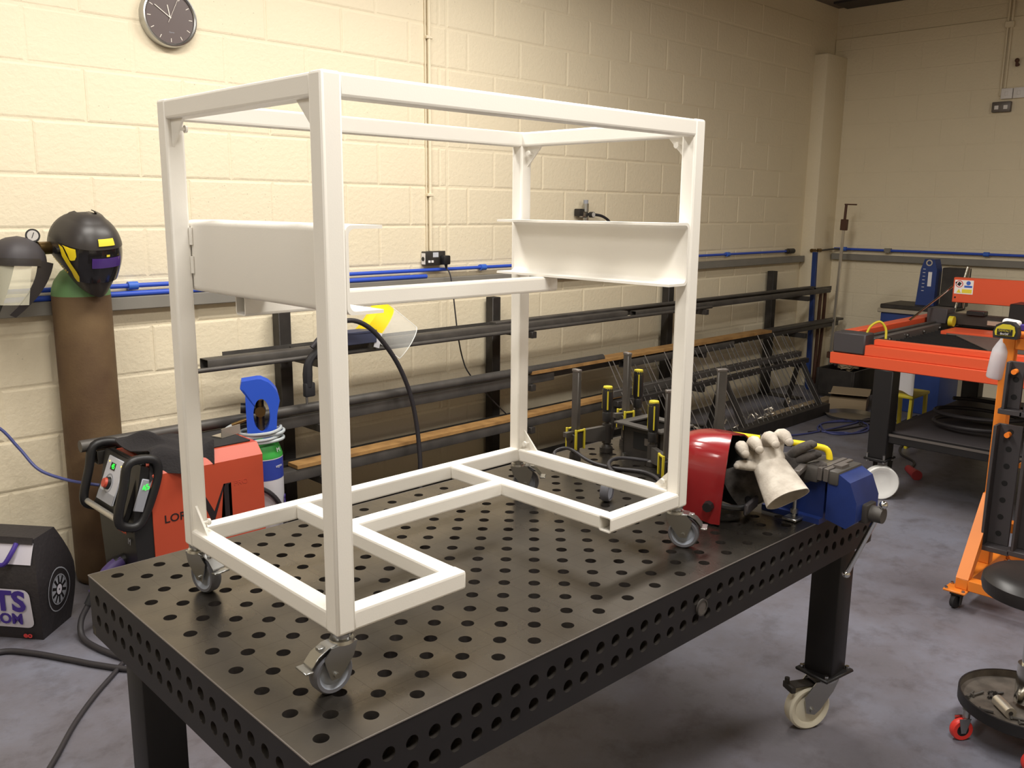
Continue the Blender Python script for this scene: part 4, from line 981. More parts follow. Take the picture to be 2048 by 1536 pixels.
# thick hose arching down from behind the frame post
tag(G().tube([(1.62, 2.56, 1.0), (1.72, 2.55, 1.09), (1.84, 2.55, 1.115), (1.95, 2.55, 1.07), (2.05, 2.55, .97), (2.14, 2.55, .84), (2.21, 2.55, .68), (2.25, 2.55, .50), (2.26, 2.54, .32), (2.25, 2.52, .14), (2.2, 2.36, .013), (2.05, 2.2, .013)], .0125, 10, smooth=6).done('air_hose', 'cable_black'), 'thick dark hose arching over the rack and down to the floor', 'hose')
tag(G().tube([(1.35, 2.33, .008), (1.5, 2.30, .03), (1.65, 2.32, .06), (1.8, 2.35, .09), (1.95, 2.36, .086), (2.1, 2.33, .03), (2.3, 2.28, .008)], .006, 8, smooth=5).done('blue_lead', 'cable_blue'), 'thin blue lead lying over the floor sections right of the small bottle', 'cable')

# ------------------------------------------------------------------ stand with leaning rods
rs = thing('rod_stand', 'low black steel stand holding a row of leaning rods', 'stand', (0, 0, 0))
G().box(3.80, 6.34, 2.16, 2.26, 0.0, .09, .003, 1).done('front_trough', 'dark_steel', rs)
G().box(3.80, 6.40, 2.405, 2.445, .40, .44, .003, 1).done('upper_rail', 'dark_steel', rs)
G().box(3.80, 6.34, 2.445, 2.50, .455, .50, .003, 1).done('tray_lip', 'mill_steel', rs)
for x in (3.84, 5.1, 6.3):
    G().prism([(2.17, 0), (2.22, 0), (2.44, .42), (2.40, .42)], (x - .015, 0, 0), (0, 1, 0), (0, 0, 1), .03).done('leg', 'dark_steel', rs)
    G().prism([(2.43, .42), (2.46, .42), (2.56, 0), (2.52, 0)], (x - .015, 0, 0), (0, 1, 0), (0, 0, 1), .03).done('leg', 'dark_steel', rs)
random.seed(5)
rodm = {}
TENS = ['', '', 'twenty', 'thirty']; ONES = ['first', 'second', 'third', 'fourth', 'fifth', 'sixth', 'seventh', 'eighth', 'ninth']
ORD = ONES + ['tenth', 'eleventh', 'twelfth', 'thirteenth', 'fourteenth', 'fifteenth', 'sixteenth', 'seventeenth', 'eighteenth', 'nineteenth', 'twentieth'] + ['twenty ' + o_ for o_ in ONES] + ['thirtieth'] + ['thirty ' + o_ for o_ in ONES]
for k in range(34):
    x = 3.87 + k * .0725 + random.uniform(-.006, .006); ln = random.choice((.64, .66, .69))
    if ln not in rodm:
        g = G(); g.cyl((0, 0, 0), (0, 0, ln), .0036, seg=7); o = g.done('steel_rod', 'grey_plate' if ln > .68 else 'mill_steel'); rodm[ln] = o.data; bpy.data.objects.remove(o)
    o = bpy.data.objects.new('steel_rod', rodm[ln]); C.objects.link(o); o.location = (x, 2.195, .0915)
    o.rotation_euler = Euler((math.radians(-32.6 + random.uniform(-.6, .6)), math.radians(random.uniform(-2, 4)), 0))
    tag(o, '%s thin steel rod from the near end of the leaning row' % ORD[k], 'rod', 'rods leaning on the low stand')
random.seed(9)
g = G()
for k in range(46):
    x = random.uniform(4.35, 6.2); p = Vector((x, random.uniform(2.29, 2.37), random.uniform(.02, .12))); q = [p + Vector((random.uniform(-.05, .05), random.uniform(-.03, .03), random.uniform(-.015, .04))) for _ in range(3)]
    g.tube([p] + q, .006, 5, smooth=2)
sw = g.done('swarf_pile', 'alu'); tag(sw, 'pale heap of curled metal offcuts on the floor inside the rod stand', 'offcuts', kind='stuff')
tag(G().box(5.7, 6.75, 2.30, 2.40, .0, .06, .004, 1).done('timber_batten', 'cardboard'), 'pale timber batten lying behind the rod stand towards the far corner', 'batten')

# ------------------------------------------------------------------ things on the welding table
def on_table(x, y, z=0.0): v = Tw(x, y, z); return (v.x, v.y, v.z)
def screw_clamp(x, y, ang, reach, h, z_arm, lab, zh=.15, arm=True):
    """table clamp: post in a hole, sliding arm in a yellow bracket, striped handle over a swivel foot"""
    t = thing('screw_clamp', lab, 'clamp', on_table(x, y), TR + math.radians(ang), 'screw clamps standing in the table')
    G().cyl((0, 0, -.02), (0, 0, .03), .0138, seg=16).cyl((0, 0, .0), (0, 0, .022), .021, .019, seg=16).done('bolt_foot', 'dark_steel', t)
    G().box(-.008, .008, -.017, .017, .02, h, .003, 1).done('post', 'mill_steel', t)
    G().box(-.009, .009, -.018, .018, h - .004, h + .006, .002, 1).done('end_stop', 'grey_plate', t)
    b = G().box(-.016, .018, -.0225, -.018, z_arm - .033, z_arm + .030, .001, 1).box(-.016, .018, .018, .0225, z_arm - .033, z_arm + .030, .001, 1).done('bracket', 'dark_steel', t)
    for sy in (-.024, .024):
        for sx in (-.019, .019): G().box(sx - .0035, sx + .0035, sy - .004, sy + .004, z_arm - .036, z_arm + .036, .001, 1).done('bracket_edge', 'clamp_yellow', b)
        G().box(-.016, .016, sy - .0035, sy + .0035, z_arm + .028, z_arm + .034, .001, 1).done('bracket_edge', 'clamp_yellow', b)
    G().box(-.024, -.019, -.021, .021, z_arm - .033, z_arm + .018, .002, 1).done('bracket_plate', 'dark_steel', b)
    G().cyl((-.019, 0, z_arm), (-.032, 0, z_arm), .014, seg=12).done('pivot', 'dark_steel', b)
    if arm:
        G().prism([(-.05, z_arm + .010), (-.05, z_arm + .026), (reach, z_arm + .024), (reach + .02, z_arm + .015), (reach + .02, z_arm - .03), (reach - .03, z_arm - .03), (.02, z_arm - .018)], (0, .009, 0), (1, 0, 0), (0, 0, 1), .018).done('arm', 'mill_steel', t)
        G().cyl((reach - .004, 0, z_arm - .04), (reach - .004, 0, z_arm + .03), .017, seg=14).done('nut', 'dark_steel', t)
        G().cyl((reach - .004, 0, .02), (reach - .004, 0, z_arm + .06), .0085, seg=12).done('spindle', 'mill_steel', t)
        G().lathe([(.0, .001), (.024, .001), (.024, .018), (.014, .026), (.009, .04), (.0, .041)], (reach - .004, 0, 0), seg=18).done('swivel_foot', 'dark_steel', t)
        z0 = z_arm + .04
        hd = G().lathe([(.0, z0), (.016, z0), (.018, z0 + .03), (.0155, z0 + .035), (.019, z0 + .05), (.0195, z0 + zh - .012), (.017, z0 + zh - .002), (.0, z0 + zh)], (reach - .004, 0, 0), seg=18).done('handle', 'black_plastic', t)
        G().cyl((reach - .004, 0, z0 + zh - .014), (reach - .004, 0, z0 + zh + .003), .0195, .016, seg=16).done('handle_cap', 'clamp_yellow', hd)
        for k in range(3):
            a = k * PI * 2 / 3 + PI - math.radians(ang) + .75; c_, s_ = math.cos(a), math.sin(a); p = Vector((reach - .004 + .0192 * c_, .0192 * s_, 0))
            G().tube([p + Vector((0, 0, z0 + .045)), p + Vector((0, 0, z0 + zh - .012))], .0028, 6).done('handle_stripe', 'clamp_yellow', hd)
    return t
screw_clamp(1.61, .905, -6, .155, .315, .075, 'screw clamp with striped handle nearest the far post of the white frame', zh=.125)
screw_clamp(1.885, .905, -18, .055, .345, .10, 'screw clamp with yellow top standing behind the open steel box', zh=.14)
screw_clamp(1.665, .545, 58, .150, .29, .045, 'screw clamp with worn handle in front of the open steel box', zh=.14)
screw_clamp(1.955, .545, 60, .05, .325, .05, 'tall bare clamp post standing behind the red helmet', arm=False)
# open fabricated box
bx_ = thing('steel_box', 'open topped dark steel box fixture with flanged rim on the table', 'box', on_table(1.84, .74), TR + math.radians(-3))
wx, wy, hh = .065, .085, .115
for (a, b, c, d) in ((-wx, wx, -wy, -wy + .006), (-wx, wx, wy - .006, wy), (wx - .006, wx, -wy, wy), (-wx, -wx + .006, -wy, wy)):
    G().box(a, b, c, d, .0, hh).done('side_plate', 'dark_steel', bx_)
for (a, b, c, d) in ((-wx - .025, wx + .025, -wy - .025, -wy + .012), (-wx - .025, wx + .025, wy - .012, wy + .025), (-wx - .025, -wx + .012, -wy + .012, wy - .012), (wx - .012, wx + .025, -wy + .012, wy - .012)):
    G().box(a, b, c, d, hh, hh + .007, .001, 1).done('rim_flange', 'mill_steel', bx_)
G().box(-wx - .0015, -wx, -.035, .035, .035, .095).done('side_opening', 'inner_black', bx_)
G().box(-wx - .003, -wx - .0015, -.052, -.018, .055, .080).done('rating_plate', 'grey_plate', bx_)
for y in (-.06, .06): G().cyl((-wx - .02, y, .0), (-wx - .02, y, .014), .009, seg=8).done('bolt', 'zinc', bx_)
# cable with a loop on the table
pts = [(1.50, .86, .006), (1.53, .93, .03), (1.57, .90, .045), (1.57, .80, .02), (1.60, .72, .008), (1.64, .62, .008), (1.60, .53, .008), (1.53, .52, .01), (1.50, .60, .018), (1.55, .70, .03), (1.64, .74, .03), (1.72, .68, .02), (1.76, .60, .008)]
tag(G().tube([Tw(*p) for p in pts], .006, 8, smooth=6).done('looped_cable', 'cable_black'), 'dark cable lying in a loop on the table among the clamps', 'cable')
# loose castor
lc = thing('loose_castor', 'loose blue grey castor wheel standing on the table behind the right base rail', 'castor', on_table(1.335, .525), TR + math.radians(20))
G().lathe([(.022, -.012), (.028, -.013), (.031, -.008), (.031, .008), (.028, .013), (.022, .012)], (0, 0, .0315), (0, 1, 0), 28).done('tyre', 'grey_rubber', lc)
G().lathe([(.0, -.010), (.022, -.0105), (.0225, .0105), (.0, .010)], (0, 0, .0315), (0, 1, 0), 24).done('hub', 'hub_grey', lc)
# red welding helmet, open side towards the vise
rh = thing('welding_helmet', 'glossy red welding helmet with black inside standing on the table', 'helmet', on_table(1.478, .225, .137), rot=Euler((math.radians(0), math.radians(-4), TR + math.radians(104)), 'XYZ'))
D3 = (.170, .108, .110, .74)
def red_shell(off, zr):
    def fn(u, v):
        z = zr[0] + (zr[1] - zr[0]) * v; am = 99; a = -am + 2 * am * u
        fx, sy, hz, chin = D3; an = math.radians(a); c, s_ = math.cos(an), math.sin(an)
        if z > 0: k = max(0.0, 1 - (z * .9999) ** 3.6) ** .42; rx, ry = fx * k, sy * k
        else: rx = fx * (1 + .05 * z); ry = sy * (1 - .10 * z * z)
        rr = 1.0 / (abs(c) ** 2.6 + abs(s_) ** 2.6) ** (1 / 2.6)
        x = (rx + off) * c * rr - .02; lo = -.035 * max(0.0, -z) * (1 - c) if c < .3 else 0.0
        return Vector((x, (ry + off) * s_ * rr, z * hz + (off if z > .9 else 0) - max(0.0, -z) * .02 * (1 - abs(c))))
    return fn
G().grid(red_shell(0, (-1, 1)), 44, 24, thick=.0035).done('shell', 'helmet_red', rh, ang=70)
G().grid(red_shell(-.006, (-.98, .97)), 40, 20, thick=.002).done('lining', 'inner_black', rh, ang=70)
for s in (-1, 1): G().cyl((-.012, s * .095, -.075), (-.012, s * .122, -.077), .016, .014, seg=8).done('pivot_knob', 'black_plastic', rh)
for s in (-1, 1): G().cyl((.075, s * .09, -.03), (.078, s * .116, -.032), .014, seg=12).done('side_knob', 'black_plastic', rh)
G().tube([(-.01 + .09 * math.cos(a) * .9, .08 * math.sin(a), -.075 + .01 * math.cos(a)) for a in [2 * PI * k / 28 for k in range(28)]], .009, 8, closed=True).done('headband', 'black_plastic', rh)
G().box(-.105, -.093, -.05, .05, -.10, -.065, .004, 1).done('band_strap', 'charcoal', rh)
# vise on the front edge of the table
vz = thing('bench_vise', 'blue bench vise with chrome handle bar clamped at the front edge of the table', 'vise', on_table(1.695, .0), TR)
G().prism([(-.075, 0), (-.075, .016), (.075, .016), (.075, 0)], (0, .17, 0), (1, 0, 0), (0, 0, 1), .18).done('base_plate', 'vise_blue', vz)
G().prism([(.155, .016), (.12, .045), (.10, .10), (.095, .125), (-.01, .125), (-.01, .016)], (-.052, 0, 0), (0, 1, 0), (0, 0, 1), .104).done('fixed_body', 'vise_blue', vz, ang=25)
G().box(-.075, .075, .004, .078, .118, .162, .006, 2).done('fixed_jaw', 'mill_steel', vz)
G().box(-.075, .075, -.008, .006, .128, .1655, .001, 1).done('jaw_plate', 'grey_plate', vz); G().box(-.075, .075, -.026, -.012, .128, .1655, .001, 1).done('jaw_plate', 'grey_plate', vz)
G().prism([(-.024, .02), (-.024, .160), (-.05, .158), (-.088, .138), (-.110, .085), (-.110, .03), (-.085, .006)], (-.068, 0, 0), (0, 1, 0), (0, 0, 1), .136).done('moving_jaw', 'vise_blue', vz, ang=30)
G().box(-.072, .072, -.055, -.025, .122, .162, .005, 2).done('moving_jaw_top', 'mill_steel', vz)
G().box(-.03, .03, -.125, .12, .02, .075, .006, 2).done('slide', 'dark_steel', vz)
G().cyl((0, -.108, .047), (0, -.158, .047), .024, .022, seg=18).done('screw_head', 'mill_steel', vz)
hb = G().cyl((0, -.155, .078), (0, -.068, -.150), .0075, seg=14).done('handle_bar', 'chrome', vz)
for p in ((0, -.155, .078), (0, -.068, -.150)): G().ball(p, .0115, u=14, v=8).done('handle_knob', 'chrome', hb)
G().box(-.035, .01, -.045, -.02, .158, .170).done('jaw_cap', 'grey_plate', vz)
G().box(-.14, -.06, .055, .075, .150, .166, .002, 1, Matrix.Rotation(.25, 4, 'Z')).done('anvil_bar', 'grey_plate', vz)
for (x, y) in ((-.085, .06), (-.02, .155)):
    cl = G().box(x - .03, x + .03, y - .022, y + .022, .002, .010, .002, 1).done('clamp_washer', 'zinc', vz)
    G().cyl((x, y, .0), (x, y, .075), .0055, seg=10).cyl((x, y, .02), (x, y, .032), .011, seg=6).done('clamp_bolt', 'zinc', cl)
# leather gauntlets draped over helmet and vise
def gauntlet(name, lab, mtx, m_, fingers):
    t = bpy.data.objects.new(name, None); C.objects.link(t); t.matrix_world = mtx; tag(t, lab, 'glove', 'leather gauntlets by the vise')
    def cuff(u, v):
        a = 2 * PI * u; w = .052 + .016 * v + .002 * math.sin(5 * a); d = .026 + .016 * v + .003 * math.sin(3 * a + 1)
        return Vector((w * math.cos(a), d * math.sin(a), -.005 - .135 * v + .012 * v * math.sin(a + .7)))
    G().grid(cuff, 28, 10, thick=.0025).done('cuff', m_, t, ang=80)
    g = G()
    g.ball((0, .0, .02), .055, 1.0, .52, .85, 20, 12); g.done('palm', m_, t, ang=80)
    for (P_, r0) in fingers:
        f = G(); f.tube(P_, r0, 10, smooth=4, radii=[r0 * .85, r0, r0 * .98, r0 * .9, r0 * .55]); f.ball(P_[-1], r0 * .62, u=10, v=6); f.done('finger', m_, t, ang=80)
    return t
fing = []
for k, x in enumerate((-.052, -.018, .018, .05)):
    s = (-.062, -.024, .022, .060)[k]; d = (.85, 1.0, 1.05, .95)[k]
    fing.append(([(x * .7, 0, .03), (x, -.006, .062), (s, -.034 * d, .066), (s * 1.08, -.058 * d, .044), (s * 1.1, -.064 * d, .012 + .006 * (k == 0))]  , .0215))
fing.append(([(-.035, .0, .0), (-.066, -.01, .008), (-.088, -.018, .012), (-.100, -.022, .008)], .016))
gm = Matrix.Translation(on_table(1.528, .102, .172)) @ Matrix.Rotation(math.radians(-42), 4, 'Z') @ Matrix.Rotation(math.radians(-16), 4, 'Y') @ Matrix.Rotation(math.radians(-58), 4, 'X') @ Matrix.Scale(.92, 4)
gauntlet('welding_glove', 'pale leather welding gauntlet with open cuff draped over the red helmet', gm, 'glove_leather', fing)
gm2 = Matrix.Translation(on_table(1.615, .115, .125)) @ Matrix.Rotation(math.radians(-60), 4, 'Z') @ Matrix.Rotation(math.radians(62), 4, 'Y')
gauntlet('welding_glove', 'darker dirty leather gauntlet lying behind the pale one against the vise', gm2, 'glove_dark', [([(x * .7, 0, .03), (x, -.004, .065), (x * 1.1, -.01, .09), (x * 1.15, -.02, .112), (x * 1.15, -.03, .12)], .015) for x in (-.042, -.015, .015, .042)])
# yellow handled bar
yb = thing('yellow_bar', 'yellow bent handle bar with black grip lying over the gloves', 'handle', on_table(1.66, .12, .19))
P0, P1, P2, P3, P4 = (Vector(p) for p in ((-.09, .13, .03), (.02, -.0, .012), (.055, -.055, .006), (.072, -.085, -.004), (.070, -.096, -.04)))
G().tube([P0, P0.lerp(P1, .5)], .0095, 10).done('end_piece', 'yellow', yb)
G().tube([P0.lerp(P1, .45), P1], .0125, 10).done('grip', 'black_rubber', yb)
G().tube([P1, P2, P3, P4], .0095, 10, smooth=5).done('hooked_end', 'yellow', yb)

# ------------------------------------------------------------------ orange cutting table
mc = thing('cutting_table', 'orange and black profile cutting table on white castors near the far wall', 'machine', (0, 0, 0))
MX, MYL, MYR, MXB = 4.40, 1.28, -1.05, 6.25
def part(name, m_, *b, bev=.004): return G().box(*b, bev, 1).done(name, m_, mc)
part('front_beam', 'machine_orange', MX, MX + .07, MYR, MYL, .772, .84)
part('side_beam', 'machine_orange', MX + .07, MXB, MYL - .07, MYL, .772, .84); part('side_beam', 'machine_orange', MX + .07, MXB, MYR, MYR + .07, .772, .84)
part('rear_beam', 'machine_orange', MXB - .07, MXB, MYR + .07, MYL - .07, .772, .84)
part('front_ledge', 'machine_orange', MX + .012, MX + .09, MYR + .2, MYL - .20, .84, .90); part('front_rail', 'machine_orange', MX + .055, MX + .10, MYR + .2, MYL - .235, .90, .935)
part('end_box', 'charcoal', MX + .002, MX + .13, MYL - .205, MYL - .01, .842, .965, bev=.008)
part('side_rail_cover', 'machine_orange', MX + .13, MXB - .1, MYL - .085, MYL - .005, .84, .962)
part('linear_rail', 'grey_plate', MX + .13, MXB - .1, MYL - .20, MYL - .12, .84, .93); part('linear_rail_top', 'mill_steel', MX + .13, MXB - .1, MYL - .165, MYL - .14, .93, .945)
for k in range(6): G().cyl((MX + .35 + k * .27, MYL - .205, .905), (MX + .35 + k * .27, MYL - .215, .905), .010, seg=8).done('rail_screw', 'chrome', mc)
part('bed', 'inner_black', MX + .10, MXB - .12, MYR + .10, MYL - .21, .80, .875)
for k in range(26): G().box(MX + .14 + k * .062, MX + .146 + k * .062, MYR + .12, MYL - .23, .875, .9).done('bed_slat', 'black_paint', mc)
part('plate_support', 'charcoal', MX + .10, MXB - .12, MYR + .04, MYL - .22, .83, .86)
for (x, y) in ((MX + .055, .95), (MXB - .3, .95), (MX + .055, -.75), (MXB - .3, -.75)):
    lg = part('leg', 'black_paint', x - .055, x + .055, y - .055, y + .055, .245, .772)
    G().box(x - .075, x + .075, y - .065, y + .065, .233, .246, .003, 1).done('foot_plate', 'black_paint', lg)
    for sx in (-1, 1): 
        for sy in (-1, 1): G().cyl((x + sx * .06, y + sy * .05, .222), (x + sx * .06, y + sy * .05, .272), .008, seg=8).done('stud', 'zinc', lg)
    cf = G().box(x - .05, x + .05, y - .04, y + .04, .222, .233).prism([(-.02, .222), (.05, .222), (.02, .085), (-.01, .085)], (x + .03, y - .045, 0), (1, 0, 0), (0, 0, 1), .004).prism([(-.02, .222), (.05, .222), (.02, .085), (-.01, .085)], (x + .03, y + .041, 0), (1, 0, 0), (0, 0, 1), .004).done('castor_fork', 'black_paint', lg)
    G().lathe([(.0, -.016), (.06, -.012), (.075, -.022), (.095, -.026), (.101, -.02), (.101, .02), (.095, .026), (.075, .022), (.06, .012), (.0, .016)], (x - .03, y - .03, .1015), (-.80, -.60, 0), 36).done('castor_wheel', 'nylon_pure', lg)
part('shelf_beam', 'black_paint', MX + .02, MX + .075, -.70, .90, .345, .40); part('shelf_beam', 'black_paint', MXB - .33, MXB - .27, -.70, .90, .345, .40)
part('shelf_beam', 'black_paint', MX + .05, MXB - .3, .92, .97, .345, .40); part('shelf_panel', 'charcoal', MX + .07, MXB - .32, -.72, .93, .395, .405, bev=.001)
part('shelf_edge', 'grey_plate', MX + .017, MX + .02, -.70, .90, .388, .402, bev=0)
# gantry over the bed
part('gantry_beam', 'dark_steel', 5.62, 5.72, MYR + .02, MYL - .16, .93, 1.0); part('gantry_track', 'alu', 5.612, 5.62, MYR + .1, .80, .945, .975, bev=.001)
part('gantry_carriage', 'charcoal', 5.60, 5.75, MYL - .23, MYL - .10, .93, 1.03); G().cyl((5.57, MYL - .26, .955), (5.57, MYL - .29, .955), .035, seg=20).done('drive_pulley', 'clamp_yellow', mc)
part('torch_head', 'black_plastic', 5.55, 5.78, .40, .66, .93, 1.10); part('sensor_block', 'black_plastic', 5.60, 5.68, .82, .93, 1.0, 1.03)
part('gantry_shelf', 'machine_orange', 5.34, 5.60, MYR + .1, MYL - .29, .885, .915)
cov = part('gantry_cover', 'machine_orange', 5.76, 5.80, MYR + .1, 1.085, 1.065, 1.235)
for z in (1.10, 1.20): G().cyl((5.76, 1.065, z), (5.757, 1.065, z), .006, seg=8).done('cover_screw', 'print_dark', cov)
# safety sticker: prohibition, mandatory and warning signs
ys, zs = 1.015, 1.172; xf = 5.7595
st = G().box(xf - .0012, xf, ys - .06, ys + .06, zs - .047, zs + .047).done('safety_sticker', 'sticker_white', cov)
G().lathe([(.019, 0), (.024, 0), (.024, .0006), (.019, .0006), (.019, 0)], (xf - .0012, ys + .03, zs + .02), (-1, 0, 0), 24).done('prohibition_ring', 'bag_red', st)
G().box(xf - .002, xf - .0012, ys + .02, ys + .04, zs + .008, zs + .032, 0, 1, Matrix.Translation((0, ys + .03, zs + .02)) @ Matrix.Rotation(.5, 4, 'X') @ Matrix.Translation((0, -ys - .03, -zs - .02))).done('pictogram', 'print_dark', st)
G().cyl((xf - .0012, ys - .028, zs + .028), (xf - .002, ys - .028, zs + .028), .014, seg=20).done('mandatory_disc', 'sticker_blue', st)
G().box(xf - .002, xf - .0012, ys - .053, ys - .003, zs - .003, zs + .011).done('mandatory_text_panel', 'sticker_blue', st)
G().prism([(0, 0), (.03, 0), (.015, .026)], (xf - .0012, ys + .045, zs - .04), (0, -1, 0), (0, 0, 1), .0008).done('warning_triangle', 'sticker_yellow', st)
G().box(xf - .002, xf - .0012, ys - .053, ys + .01, zs - .040, zs - .014).done('warning_text_panel', 'sticker_yellow', st)
for y, x in ((1.16, 5.80),):
    G().cyl((5.35, 1.20, .96), (5.80, 1.10, 1.17), .007, seg=10).done('gas_strut', 'chrome', mc)
G().cyl((5.86, 1.10, .96), (5.93, 1.06, 1.30), .007, seg=10).done('gas_strut', 'chrome', mc)
G().tube([(4.50, 1.12, .93), (4.52, 1.10, 1.0), (4.55, 1.06, 1.03), (4.57, 1.03, .99), (4.56, 1.02, .93)], .007, 8, smooth=5).done('yellow_cord', 'clamp_yellow', mc)
sp = G().prism([(4.75, .52), (5.25, .86), (5.25, -.35), (4.75, -.35)], (0, 0, .9005), (1, 0, 0), (0, 1, 0), .004).done('steel_sheet', 'grey_plate'); tag(sp, 'grey offcut of steel sheet lying on the cutting table bed', 'steel sheet')
sp2 = G().prism([(5.28, .93), (5.33, .95), (5.33, -.2), (5.28, -.2)], (0, 0, .9005), (1, 0, 0), (0, 1, 0), .004).done('steel_strip', 'grey_plate'); tag(sp2, 'narrow grey steel strip at the back of the cutting table bed', 'steel strip')

# things on and under its shelf
tag(G().tube([(4.9 + .24 * math.cos(2 * PI * k / 20) * (1 - .004 * k), .55 + .26 * math.sin(2 * PI * k / 20), .42 + .003 * k) for k in range(44)], .012, 8, smooth=2).done('hose_coil', 'cable_black'), 'coil of black hose on the lower shelf of the cutting table', 'hose')
t = thing('step_stool', 'small yellow step stool on the floor behind the cutting table leg', 'stool', (5.85, 1.36, 0))
G().box(-.16, .16, -.11, .11, .36, .385, .01, 2).done('tread', 'clamp_yellow', t)
for sx in (-1, 1):
    for sy in (-1, 1): G().prism([(0, .36), (.035, .36), (.055, 0), (.025, 0)] if sx > 0 else [(0, .36), (-.035, .36), (-.055, 0), (-.025, 0)], (sx * .11, sy * .09 + .01, 0), (1, 0, 0), (0, 0, 1), .02).done('leg', 'clamp_yellow', t)
tag(G().grid(lambda u, v: Vector((5.70 + .02 * math.sin(4 * u), 1.42 - .17 * u, .40 + .19 * v + .012 * math.sin(5 * u + 3 * v))), 10, 8, thick=.002).done('paper_sheet', 'paper'), 'white paper sheet standing behind the cutting table leg', 'paper')
t = thing('red_plug', 'red industrial plug with grey cable lying on the floor by the cutting table', 'plug', (5.05, .98, .03), math.radians(40))
G().cyl((-.08, 0, 0), (.05, 0, 0), .03, .024, seg=16).done('body', 'red_item', t); G().cyl((-.11, 0, 0), (-.08, 0, 0), .033, seg=16).done('collar', 'red_item', t)
G().tube([(.05, 0, 0), (.14, -.05, -.02), (.3, -.12, -.022), (.5, -.1, -.022), (.75, -.2, -.022), (.95, -.45, -.022)], .008, 8, smooth=5).done('cord', 'cable_black', t)

# ------------------------------------------------------------------ far corner
bm_ = thing('blue_press', 'dark blue machine with scaled column behind the cutting table', 'machine', (7.12, 1.78, 0))
G().box(-.22, .22, -.28, .26, 0, .83, .01, 2).done('cabinet', 'machine_blue', bm_); G().box(-.24, .24, -.30, .28, .83, .865, .004, 1).done('bed_top', 'alu', bm_)
G().box(-.22, .20, -.28, .27, .865, .90, .006, 1).done('bed_rail', 'dark_steel', bm_)
G().prism([(.02, .9), (-.13, .9), (-.13, 1.2), (-.105, 1.285), (-.025, 1.285), (.0, 1.2)], (-.06, .02, 0), (0, 1, 0), (0, 0, 1), .12).done('column', 'machine_blue', bm_)
G().lathe([(.017, 0), (.026, 0), (.026, .002), (.017, .002), (.017, 0)], (-.061, -.045, 1.255), (-1, 0, 0), 20).done('dial_ring', 'alu', bm_)
G().box(-.0625, -.06, -.075, -.045, 1.06, 1.18).done('maker_plate', 'sticker_white', bm_)
for k in range(7): G().box(-.0625, -.06, -.02, .0, 1.02 + k * .03, 1.024 + k * .03).done('scale_mark', 'sticker_white', bm_)
G().box(-.05, .1, -.33, -.15, .90, 1.22, .006, 1).done('side_guard', 'dark_steel', bm_); G().cyl((-.05, -.34, .9), (-.05, -.36, 1.23), .008, seg=8).done('guide_rod', 'chrome', bm_)
t = thing('bar_clamp', 'long bar clamp with pale bar and brown screw head standing in the far corner', 'clamp', (7.36, 2.68, 0), rot=Euler((math.radians(1.5), 0, 0)))
G().box(-.008, .008, -.012, .012, .0, 1.52, .001, 1).done('bar', 'alu', t)
G().box(-.02, .02, -.03, .03, 1.50, 1.60, .004, 1).cyl((0, 0, 1.58), (0, 0, 1.74), .012, seg=10).done('screw_head', 'clamp_brown', t)
G().cyl((0, .015, 1.735), (0, -.10, 1.735), .006, seg=8).done('tommy_bar', 'clamp_brown', t)
G().box(-.02, .02, -.05, .03, .30, .36, .004, 1).done('sliding_jaw', 'clamp_brown', t)
tag(G().box(-.017, .017, -.02, .02, 0, 1.30, .002, 1, Matrix.Translation((7.20, 2.80, 0)) @ Matrix.Rotation(math.radians(-2.0), 4, 'Y')).done('blue_bar', 'machine_blue'), 'dark blue steel bar leaning upright against the pillar', 'steel bar')
tag(G().tube([(7.45, 2.84, 0.02), (7.47, 2.83, .5), (7.46, 2.82, .88), (7.42, 2.82, .94), (7.37, 2.82, .88), (7.36, 2.82, .4), (7.35, 2.82, .02)], .016, 8, smooth=5).done('bent_tube', 'clamp_brown'), 'bent brown tube standing upside down against the pillar', 'tube')
t = thing('waste_crate', 'dark crate heaped with offcuts in the far corner by the pillar', 'crate', (7.25, 2.42, 0))
G().box(-.26, .26, -.16, .2, 0, .02).done('floor_panel', 'dark_steel', t)
for (a, b, c, d) in ((-.26, .26, -.16, -.14), (-.26, .26, .18, .2), (-.26, -.24, -.14, .18), (.24, .26, -.14, .18)): G().box(a, b, c, d, .02, .26, .003, 1).done('side_panel', 'dark_steel', t)
random.seed(21)
for k, (dx, dy, sx, sy, sz, m_, lab) in enumerate(((-.08, -.02, .10, .08, .05, 'cardboard', 'crumpled brown cardboard piece in the corner crate'), (.12, .02, .11, .09, .06, 'paper', 'crumpled pale sheet in the corner crate'), (.0, .08, .12, .06, .09, 'charcoal', 'black offcut sticking up from the corner crate'))):
    g = G(); bmesh.ops.create_icosphere(g.bm, subdivisions=3, radius=1.0)
    for v in g.bm.verts: v.co *= 1 + .22 * math.sin(5 * v.co.x + k) * math.sin(6 * v.co.y) + .12 * math.sin(11 * v.co.z + k)
    bmesh.ops.transform(g.bm, matrix=Matrix.Translation((7.25 + dx, 2.42 + dy, .26 + sz * .6)) @ Matrix.Diagonal((sx, sy, sz, 1)), verts=g.bm.verts[:])
    tag(g.done('scrap_piece', m_, flat=True), lab, 'scrap')
t = thing('cardboard_box', 'flattened brown cardboard box on the floor left of the cutting table leg', 'box', (6.75, 2.18, 0), math.radians(20))
G().box(-.2, .2, -.15, .15, 0, .10, .004, 1).done('body', 'cardboard', t); G().box(-.21, .0, -.16, .16, .10, .108, 0, 1, Matrix.Rotation(.18, 4, 'Y')).done('flap', 'cardboard', t); G().box(.0, .21, -.16, .16, .10, .108, 0, 1, Matrix.Rotation(-.12, 4, 'Y')).done('flap', 'cardboard', t)
